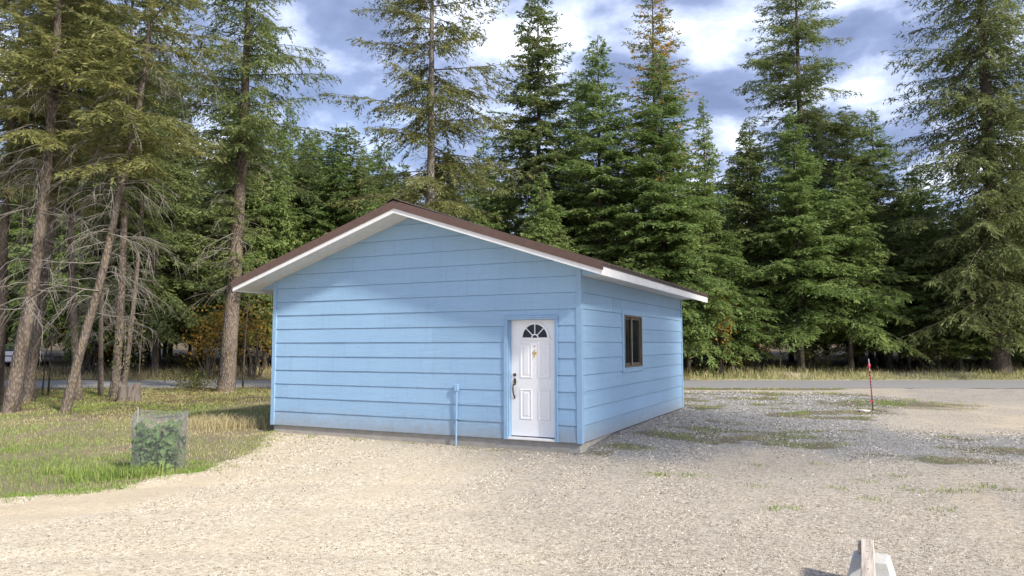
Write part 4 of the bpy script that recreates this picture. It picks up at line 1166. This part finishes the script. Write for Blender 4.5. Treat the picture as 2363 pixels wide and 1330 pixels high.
# outline seen from above: a squarish loop, taller at its overlapping left edge
vr = np.array([_r2.x, _r2.y]); vf = np.array([_f.x, _f.y]); vf = vf/np.linalg.norm(vf); vr = vr/np.linalg.norm(vr)
M_ = 132
tt = np.arange(M_)*2*np.pi/M_
sq = 1/(np.abs(np.cos(tt))**3.2+np.abs(np.sin(tt))**3.2)**(1/3.2)
lx = .325*sq*np.cos(tt)+.012*np.sin(tt*5); ly = .27*sq*np.sin(tt)+.012*np.cos(tt*4)
topz = .83 + .015*np.sin(tt*3) + .045*np.exp(-((np.abs(tt-np.pi))/.28)**2) - .03*np.exp(-((tt-4.2)/.5)**2)
NR = 42
ring = []
for k in range(NR):
    t = k/(NR-1); lean = 1 + .03*t - .02*(1-t)
    z = t*topz
    xy = (lx*lean)[:, None]*vr[None] + (ly*lean)[:, None]*vf[None]
    ring.append(np.column_stack([xy, z]))
ring = np.array(ring)
Pr = np.concatenate([ring, ring[:, :1]], 1)
V1, F1 = tubes_np(Pr, np.full(Pr.shape[:2], .0012), 3)
Pv = ring.transpose(1, 0, 2)[:, ::3]
Pv = np.concatenate([Pv, ring.transpose(1, 0, 2)[:, -1:]], 1)
V2, F2 = tubes_np(Pv, np.full(Pv.shape[:2], .0012), 3)
o = link('wire_mesh', np_mesh('wire_mesh', np.concatenate([V1, V2]), np.concatenate([F1, F2+len(V1)]), MAT['wire']), cage); o['kind'] = 'stuff'
MB().tube([tuple(ring[0, 66]*np.array([1.02, 1.02, 1])+np.array([0, 0, -.05])), tuple(ring[-1, 66]+np.array([0, 0, .03]))], .006, 6).build('stake', MAT['galv'], cage)
plant = empty('young_plant', (CX, CY, cgz)); tag(plant, 'leafy green young lilac-like plant inside the wire cage', 'plant')
n = 420
pos = np.column_stack([rng.uniform(-.28, .28, n), rng.uniform(-.22, .22, n), np.clip(rng.normal(.36, .20, n), .04, .70)])
pos = np.column_stack([pos[:, :1]*vr[None] + pos[:, 1:2]*vf[None], pos[:, 2]])
# heart-shaped leaves: six-point outline, folded along the midrib
K = n
d = rng.normal(size=(K, 3))*.6 + np.array([0, -.5, -.55]); d /= np.linalg.norm(d, axis=1, keepdims=True)
nn = rng.normal(size=(K, 3))*.5 + np.array([.2, -.9, .7]); w = np.cross(d, nn); w /= np.linalg.norm(w, axis=1, keepdims=True); nn = np.cross(w, d)
le = .060+.045*rng.random(K)
out = [(0, 0, 0), (-.12, .30, .05), (.25, .48, .09), (.62, .34, .05), (1.05, 0, -.05), (.62, -.34, .05), (.25, -.48, .09), (-.12, -.30, .05)]
V = np.stack([pos + d*(a*le)[:, None] + w*(b*le)[:, None] + nn*(c*le)[:, None] for a, b, c in out], 1)
b0 = np.arange(K)[:, None]*8
F = [np.concatenate([b0+np.array([[0, 1, 2, 3]]), b0+np.array([[0, 5, 6, 7]])]), np.concatenate([b0+np.array([[0, 3, 4]]), b0+np.array([[0, 4, 5]])])]
link('leaves', np_mesh('leaves', V.reshape(-1, 3), F, MAT['fol_plant'], False, dict(rnd=np.repeat(rng.random(K), 8))), plant)
P = []
for i in range(9):
    a = rng.normal(size=2)*.03; e_ = rng.uniform(-.24, .24, 2); top_ = e_[0]*vr + e_[1]*.7*vf
    P.append([(a[0], a[1], -.05), tuple(a*.6+top_*.4)+(.22,), tuple(a*.2+top_*.8)+(.45,), tuple(top_)+(.62+.1*rng.random(),)])
V, F = tubes_np(np.array(P), np.array([[.008, .006, .005, .003]])*np.ones((9, 1)), 5)
link('stems', np_mesh('stems', V, F, MAT['branch']), plant)

# --- taped stake by the drive
sx, sy = 4.444, 9.679
sk = empty('marker_stake', (sx, sy, GZ)); tag(sk, 'dark steel stake spiralled with pink tape beside the driveway', 'stake')
dxs = -.10
def sp(z): return Vector((dxs*z/1.35*.6, 0, z))
MB().tube([sp(-.1), sp(.5), sp(1.05)], .0145, 8).build('post', MAT['steel'], sk)
MB().tube([sp(1.05), sp(1.36)], .012, 8).build('post_top', MAT['galv'], sk)
mb = MB()
z = .36; pr_ = None; N = 150
Vv = []; Ff = []
for i in range(N+1):
    t = i/N; z = .34+.86*t; a = t*2*math.pi*11; c = sp(z)
    for dz in (0, .030):
        Vv.append((c.x+0.0168*math.cos(a), c.y+0.0168*math.sin(a), z+dz))
for i in range(N): Ff.append((2*i, 2*i+2, 2*i+3, 2*i+1))
mb.add(Vv, Ff); mb.build('tape', MAT['tape'], sk)
MB().tube([sp(1.14)+Vector((-.02, -.01, 0)), sp(1.19), sp(1.235)], [.026, .036, .022], 9).add([(-.02+.0, -.03, 1.15), (-.07, -.04, 1.20), (-.06, -.03, 1.10)], [(0, 1, 2)]).build('tape_knot', MAT['tape'], sk)
MB().box((-.07, -.03, .255), (.02, .028, .285)).tube([(-.05, -.03, .27), (-.09, -.03, .22)], .008, 5).build('tape_knot', MAT['tape'], sk)
# flat pale rock at its foot
def rock(name, label, loc, s, seed, mat, cat='rock', rz=0, sub=2):
    import bmesh
    bm = bmesh.new(); bmesh.ops.create_icosphere(bm, subdivisions=sub, radius=1)
    rg = random.Random(seed)
    for v_ in bm.verts:
        k = 1+rg.uniform(-.14, .14); v_.co = Vector((v_.co.x*s[0]*k, v_.co.y*s[1]*k, v_.co.z*s[2]*k))
    me = bpy.data.meshes.new(name); bm.to_mesh(me); bm.free(); me.materials.append(mat)
    o_ = link(name, me, None, loc); o_.rotation_euler = (0, 0, rz); tag(o_, label, cat)
    return o_
rock('flat_rock', 'flat pale rock lying at the foot of the taped stake', (4.23, 9.60, GZ+.02), (.15, .09, .035), 3, MAT['rock'], rz=.2)

# --- precast pier blocks carrying a weathered timber rail
def pier(x, y, label):
    r_ = empty('pier_block', (x, y, GZ)); tag(r_, label, 'concrete block')
    mb = MB(); b, t, h = .175, .118, .215
    mb.add([(-b, -b, -.02), (b, -b, -.02), (b, b, -.02), (-b, b, -.02), (-t, -t, h), (t, -t, h), (t, t, h), (-t, t, h)], [(0, 3, 2, 1), (4, 5, 6, 7), (0, 1, 5, 4), (1, 2, 6, 5), (2, 3, 7, 6), (3, 0, 4, 7)])
    o_ = mb.build('block', MAT['block'], r_, bevel=.014)
    r_.rotation_euler = (0, 0, -.06)
    return r_
pier(4.235, -5.37, 'grey tapered concrete pier block at the bottom right')
pier(4.20, -7.60, 'grey tapered concrete pier block nearest the viewer, below the view')
rl = empty('timber_rail', (4.215, -5.25, GZ+.2155)); tag(rl, 'weathered grey timber rail resting on the concrete pier block', 'timber')
rng = np.random.default_rng(8)
mb = MB()
ys = [0, -.6, -1.2, -1.8, -2.55]
hw, hh = .043, .089
mb.add([(-hw, 0, 0), (hw, 0, 0), (hw, 0, hh), (-hw, 0, hh), (-hw, -2.55, 0), (hw, -2.55, 0), (hw, -2.55, hh), (-hw, -2.55, hh)], [(0, 1, 2, 3), (7, 6, 5, 4), (0, 4, 5, 1), (1, 5, 6, 2), (2, 6, 7, 3), (3, 7, 4, 0)])
mb.build('rail', MAT['oldwood'], rl, bevel=.005)
for i, yy in enumerate((-.07, -.2, -.36, -.56, -.8)):
    mb = MB(); disc_pts = [(.006*math.cos(k*math.pi/4), yy+.003*math.sin(k*math.pi/4)) for k in range(8)]
    mb.prism([(x, y, hh-.004) for x, y in disc_pts], [(x, y, hh+.0015) for x, y in disc_pts]); mb.build('nail', MAT['black'], rl)
MB().box((-.064, -.10, .002), (-.0435, .02, .072)).build('cleat', MAT['oldwood'], rl, bevel=.003)

# --- rail fence and white car seen between the leaning trunks
fr_ = empty('rail_fence', (-38.6, 13.6, gzat(-38.6, 13.6))); tag(fr_, 'low dark pole rail behind the leaning trunks', 'fence')
MB().tube([(-3.2, -1.5, .86), (-1, -.45, .82), (1.5, .75, .78), (4.2, 2.0, .72)], .035, 7).build('rail', MAT['rail'], fr_, smooth=True)
for px in (-2.8, .6, 4.0):
    MB().tube([(px, px*.47, -.1), (px, px*.47, .9)], .05, 7).build('post', MAT['rail'], fr_)
def car(loc, rz, label):
    r_ = empty('parked_car', loc); r_.rotation_euler = (0, 0, rz); tag(r_, label, 'car')
    side = [(-2.1, .35), (-2.12, .75), (-1.75, .92), (-1.35, 1.0), (-.75, 1.42), (.75, 1.45), (1.45, 1.0), (2.05, .88), (2.12, .5), (2.05, .35)]
    mb = MB(); A = [(x, -.82 + (.12 if z > 1.1 else 0), z) for x, z in side]; Bq = [(x, .82 - (.12 if z > 1.1 else 0), z) for x, z in side]
    mb.prism(A, Bq); mb.build('body', MAT['carpaint'], r_, bevel=.05)
    for sy_ in (-1, 1):
        for a in ([(-1.12, 1.02), (-.68, 1.36), (-.08, 1.38), (-.08, 1.02)], [(.0, 1.02), (.0, 1.38), (.68, 1.38), (1.22, 1.02)]):
            y_ = sy_*.80
            MB().prism([(x, y_-.004*sy_-(.085*sy_ if z > 1.1 else 0)-.0, z) for x, z in a], [(x, y_+.03*sy_-(.10*sy_ if z > 1.1 else 0), z) for x, z in a]).build('window', MAT['glass'], r_)
        for wx in (-1.32, 1.32):
            w_ = MB().prism([(wx+.33*math.cos(i*math.pi/9), sy_*.66, .33+.33*math.sin(i*math.pi/9)) for i in range(18)], [(wx+.33*math.cos(i*math.pi/9), sy_*.86, .33+.33*math.sin(i*math.pi/9)) for i in range(18)]).build('wheel', MAT['tyre'], r_)
            MB().prism([(wx+.19*math.cos(i*math.pi/6), sy_*.84, .33+.19*math.sin(i*math.pi/6)) for i in range(12)], [(wx+.19*math.cos(i*math.pi/6), sy_*.875, .33+.19*math.sin(i*math.pi/6)) for i in range(12)]).build('rim', MAT['galv'], w_)
    return r_
car((-44.2, 16.2, gzat(-44.2, 16.2)), .35, 'white car half hidden behind the leaning trunks across the road')

# ------------------------------------------------------------------ grass, weeds, stones
CAMX, CAMY = 4.2268, -11.3561
def in_view(x, y, margin=.06):
    dx_, dy_ = x-CAMX, y-CAMY
    dep = dx_*_f.x + dy_*_f.y; lat = dx_*_r2.x + dy_*_r2.y
    return (dep > 3.5) & (np.abs(lat/np.maximum(dep, .1)) < .712+margin), dep

def blades(name, x, y, h, wdt, green, seed, lean=.5, seg=2, label=None, cat=None, kind='stuff', zoff=-.01):
    rng = np.random.default_rng(seed); K = len(x)
    z = ground_h(x, y)+zoff
    a = rng.random(K)*2*np.pi; la = rng.random(K)*2*np.pi
    ln = lean*rng.random(K)*h
    base = np.column_stack([x, y, z]); wv = np.column_stack([np.cos(a), np.sin(a), np.zeros(K)])*(wdt*.5)[:, None]
    ld = np.column_stack([np.cos(la), np.sin(la), np.zeros(K)])
    rnd = rng.random(K)
    up = np.array([0, 0, 1.])
    if seg == 1:
        tip = base + up*h[:, None] + ld*ln[:, None]
        V = np.stack([base-wv, base+wv, tip], 1); F = np.arange(K*3).reshape(K, 3); n = 3
    else:
        mid = base + up*(h*.6)[:, None] + ld*(ln*.35)[:, None]
        tip = base + up*(h*(1-.25*lean))[:, None] + ld*ln[:, None]
        V = np.stack([base-wv, base+wv, mid+wv*.75, mid-wv*.75, tip], 1); b = np.arange(K)[:, None]*5; n = 5
        F = [b+np.array([[0, 1, 2, 3]]), b+np.array([[3, 2, 4]])]
    o_ = link(name, np_mesh(name, V.reshape(-1, 3), F, MAT['grass'], False, dict(rnd=np.repeat(rnd, n), green=np.repeat(green, n))))
    tag(o_, label, cat, kind=kind)
    return o_

def scatter(rng, n, x0, x1, y0, y1, accept, lod=2.0, d0=9.):
    xs, ys = [], []; got = 0
    while got < n:
        x = rng.uniform(x0, x1, n*2); y = rng.uniform(y0, y1, n*2)
        ok, dep = in_view(x, y)
        ok &= rng.random(len(x)) < np.clip((d0/np.maximum(dep, 1))**lod, 0, 1)
        x, y = x[ok], y[ok]
        k = rng.random(len(x)) < accept(x, y); x, y = x[k], y[k]
        xs.append(x); ys.append(y); got += len(x)
    return np.concatenate(xs)[:n], np.concatenate(ys)[:n]

def green_f(x, y):
    """how green the lawn is: lush by the cage, straw elsewhere"""
    lush = np.exp(-(((x+6.4)/3.2)**2 + ((y+4.7)/1.9)**2)*.9)
    strip = .5*np.exp(-(((y-2.2-.12*x-1.6))/1.1)**2) * sstep(-14.5, -11, x)
    straw = np.exp(-(((x+8.4)/1.5)**2+((y+.2)/.8)**2)) + .7*np.exp(-(((x+7.0)/1.6)**2+((y+2.6)/.6)**2))
    n_ = vnoise(x*.8, y*.8, 51, 3)
    return np.clip(.48 + .75*lush + strip*.55 - .6*straw + 1.5*(n_-.5), 0, 1)
rng = np.random.default_rng(61)
x, y = scatter(rng, 82000, -24, -3.6, -9, 16.5, lambda x, y: sstep(-.02, .12, lawn_sd(x, y)+.8*(vnoise(x*2.2, y*2.2, 71, 3)-.5))*(y < road_near(x)-.35)*(.18+.95*sstep(.28, .62, vnoise(x*1.1, y*1.1, 52, 3)) + .5*np.exp(-(((x+6.2)/2.6)**2+((y+5.)/1.5)**2))), 1.15, 8.5)
_, dep = in_view(x, y)
gf = green_f(x, y); gr = np.clip(gf + rng.normal(size=len(x))*.22, 0, 1)
h = (.020+.034*rng.random(len(x)))*(1+.8*gf)*(.75+.6*vnoise(x*1.5, y*1.5, 53, 2)) * np.where(dep > 17, 1.25, 1)
blades('lawn_grass', x, y, h, .0055*np.clip(dep/8.5, .9, 3.2)*(.7+.6*rng.random(len(x))), gr, 62, .9, 2, 'patchy green and straw-coloured lawn grass left of the gravel', 'grass')
# longer green tufts round the cage and at the gravel's edge
def tuft_pts(rng, cs, per, r):
    c = np.array(cs); k = np.repeat(np.arange(len(c)), per); p = c[k]+rng.normal(size=(len(k), 2))*r
    return p[:, 0], p[:, 1]
x, y = tuft_pts(rng, [(-4.98, -4.72), (-4.75, -4.8), (-4.55, -4.72), (-5.25, -4.78), (-4.85, -4.95), (-5.5, -4.9), (-4.38, -4.55), (-5.15, -5.2), (-5.9, -5.0), (-4.62, -4.6)], 95, .10)
blades('edge_grass', x, y, .10+.16*rng.random(len(x)), np.full(len(x), .008), np.clip(.9+rng.normal(size=len(x))*.12, 0, 1), 63, .8, 2, 'long bright green grass tufts at the foot of the wire cage', 'grass')
ep = np.array(LAWN[2:13]); seg_ = rng.integers(0, len(ep)-1, 150); tq = rng.random(150)[:, None]
ec = ep[seg_]*(1-tq)+ep[seg_+1]*tq + rng.normal(size=(150, 2))*.13
x, y = tuft_pts(rng, ec, 26, .055)
blades('edge_turf', x, y, .02+.06*rng.random(len(x)), np.full(len(x), .007), np.clip(green_f(x, y)+.1+rng.normal(size=len(x))*.2, 0, 1), 68, 1.2, 2, 'ragged turf clumps along the edge where lawn meets gravel', 'grass')
x, y = tuft_pts(rng, [(-8.5, -.16), (-8.2, -.3), (-8.8, .1), (-7.9, -.1), (-8.45, .35), (-9.2, .1), (-7.6, .35)], 260, .24)
blades('straw_tuft', x, y, .12+.30*rng.random(len(x)), np.full(len(x), .007), np.clip(.02+rng.normal(size=len(x))*.05, 0, 1), 64, .9, 2, 'dry straw tuft standing behind the wire cage', 'grass')
# weeds in the gravel
wc = [(1.82, -1.6), (1.6, -1.62), (2.05, -1.55), (1.72, -1.7), (2.2, -1.5), (3.94, -1.65), (5.1, -1.24), (5.3, -1.1), (5.0, -1.3), (5.6, -.72), (5.75, -.8), (5.45, -.75), (3.5, -2.9), (4.3, -2.1), (3.0, -1.9),
      (3.3, -3.1), (4.7, -1.35), (4.2, -1.0), (-5.45, -.35), (-5.2, -.55), (-5.9, -.5), (-4.4, -.35), (-4.25, -.42), (-3.2, -.3), (-1.9, -.45), (-1.3, -.5), (-6.0, -1.2), (-5.7, -.9), (.7, .6), (.5, .75), (.9, .55), (.35, .6), (5.9, -1.9), (4.95, -2.4), (2.8, -.3), (3.6, .2), (6.2, 0.1), (4.6, -.4)]
x, y = tuft_pts(rng, wc, 46, .085)
blades('gravel_weeds', x, y, .02+.055*rng.random(len(x)), np.full(len(x), .008), np.clip(.8+rng.normal(size=len(x))*.2, 0, 1), 65, 1.2, 2, 'small green weeds scattered in the gravel', 'weeds')
# moss and turf patches among the grey gravel, with the strip beside the road
x, y = scatter(rng, 17000, -4, 8, -1, 20, lambda x, y: np.clip(moss_f(x, y)-.25, 0, 1)*1.4*sstep(.42, .62, vnoise(x*3., y*2.2, 73, 3))*~((x > -7) & (x < .05) & (y > -.1) & (y < 7.7)), 1.0, 14.)
_, dep = in_view(x, y)
blades('turf_patches', x, y, (.02+.04*rng.random(len(x)))*np.where(y > 12, 1.5, 1), .006*np.clip(dep/9, 1, 3), np.clip(.55+.6*(vnoise(x*1.2, y*.9, 55, 2)-.5)*2+rng.normal(size=len(x))*.2, 0, 1), 66, 1.1, 1, 'low turf and moss patches in the grey gravel by the road', 'grass')
# tall dry grass on the far verge
x, y = scatter(rng, 30000, -60, 22, 0, 45, lambda x, y: ((y-road_far(x) > .25) & (y-road_far(x) < 6.5))*np.exp(-np.clip(y-road_far(x)-.3, 0, 9)/2.2)*(.25+sstep(.3, .6, vnoise(x*.4, y*.4, 81, 3))), .3, 30.)
vfar = y-road_far(x)
tall = sstep(.4, 1.6, vfar)*(.35+.9*vnoise(x*.25, y*.25, 82, 2))
blades('verge_grass', x, y, (.07+.55*tall*(.3+.8*rng.random(len(x))**2)), .018*(.6+.8*rng.random(len(x))), np.clip(.34+.45*np.exp(-vfar/.5)+rng.normal(size=len(x))*.2-.35*(x < -14), 0, 1), 67, .8, 2, 'tall tan grass along the far side of the road', 'grass')
# fallen leaves and low yellow plants under the trees on the left
x, y = scatter(rng, 8000, -28, -6.8, -2, 12, lambda x, y: litter_f(x, y)*(y < road_near(x)-.2)*1.2*(.35+vnoise(x*.9, y*.9, 91, 2)), .8, 18.)
pos = np.column_stack([x, y, ground_h(x, y)+.01+.16*rng.random(len(x))**2])
V, F, rd = leaf_quads(rng, pos, .042, .9)
tag(link('leaf_litter', np_mesh('leaf_litter', V, F, MAT['fol_litter'], False, dict(rnd=rd))), 'brown and yellow low plants and litter under the left trees', 'litter', kind='stuff')
x, y = scatter(rng, 2600, -24, -6.9, 2, 13, lambda x, y: sstep(1.5, 4.0, y-(.14*(x+15)))*(y < road_near(x)-.4)*(vnoise(x*.9, y*.9, 92, 2) > .48), .6, 18.)
pos = np.column_stack([x, y, ground_h(x, y)+.03+.22*rng.random(len(x))])
V, F, rd = leaf_quads(rng, pos, .045, .9)
tag(link('low_yellow_plants', np_mesh('low_yellow_plants', V, F, MAT['fol_yellow'], False, dict(rnd=rd))), 'low yellow and orange leaves on the lawn by the building corner', 'plants', kind='stuff')

# crushed stone lying on the drive
def stones(name, n, x0, x1, y0, y1, size, accept, lod, d0, seed, label):
    rng = np.random.default_rng(seed)
    x, y = scatter(rng, n, x0, x1, y0, y1, accept, lod, d0)
    _, dep = in_view(x, y)
    K = len(x); s = size*(.40+1.0*rng.random(K)**4)*np.clip(dep/d0, 1, 2.2)
    oc = np.array([(1, 0, -.5), (0, 1, -.5), (-1, 0, -.5), (0, -1, -.5), (0, 0, 1.)])
    fc = np.array([(0, 1, 4), (1, 2, 4), (2, 3, 4), (3, 0, 4)])
    V = oc[None]*(1+rng.normal(size=(K, 5, 1))*.2) + rng.normal(size=(K, 5, 3))*np.array([.28, .28, .15])
    V *= np.stack([.8+.6*rng.random(K), .6+.4*rng.random(K), .40+.35*rng.random(K)], -1)[:, None]
    a = rng.random(K)*2*np.pi; ca, sa = np.cos(a)[:, None], np.sin(a)[:, None]
    Vx = V[..., 0]*ca-V[..., 1]*sa; Vy = V[..., 0]*sa+V[..., 1]*ca
    V = np.stack([Vx, Vy, V[..., 2]], -1)*s[:, None, None]*.5
    V += np.column_stack([x, y, ground_h(x, y)+s*.12])[:, None]
    F = (np.arange(K)*5)[:, None, None]+fc[None]
    gg = np.clip(.42+poly_sd(x, y, GREY)*.45+.7*(vnoise(x*1.5, y*1.5, 95, 2)-.5), 0, 1)*.9 + .12
    rnd = np.clip(rng.random(K), 0, 1)
    o_ = link(name, np_mesh(name, V.reshape(-1, 3), F.reshape(-1, 3), MAT['stone'], False, dict(rnd=np.repeat(rnd, 5), grey=np.repeat(np.clip(gg, 0, 1), 5))))
    tag(o_, label, 'gravel', kind='stuff')
def not_bld(x, y): return ~((x > -6.8) & (x < .05) & (y > -.03) & (y < 7.6))
stones('gravel', 88000, -7, 9, -9, 6, .0150, lambda x, y: sstep(.02, -.2, lawn_sd(x, y))*not_bld(x, y)*(.06+1.0*sstep(.62, .40, vnoise((x+.10*y+.012*y*y)*2.3, y*.22, 21, 3)))*(.35+.9*sstep(.3, .6, vnoise(x*.5, y*.5, 96, 3)))*(y < road_near(x)-.4), 1.0, 6.5, 97, 'loose crushed stone spread over the driveway')
stones('gravel', 28000, -6, 9, 0, 18, .027, lambda x, y: sstep(-.5, .3, poly_sd(x, y, GREY))*not_bld(x, y)*(.3+.7*vnoise(x*.8, y*.8, 98, 2))*(1-.8*np.clip(moss_f(x, y), 0, 1)), .9, 13., 99, 'grey crushed stone beside and behind the building')
print('LEAVES', LEAFCOUNT)
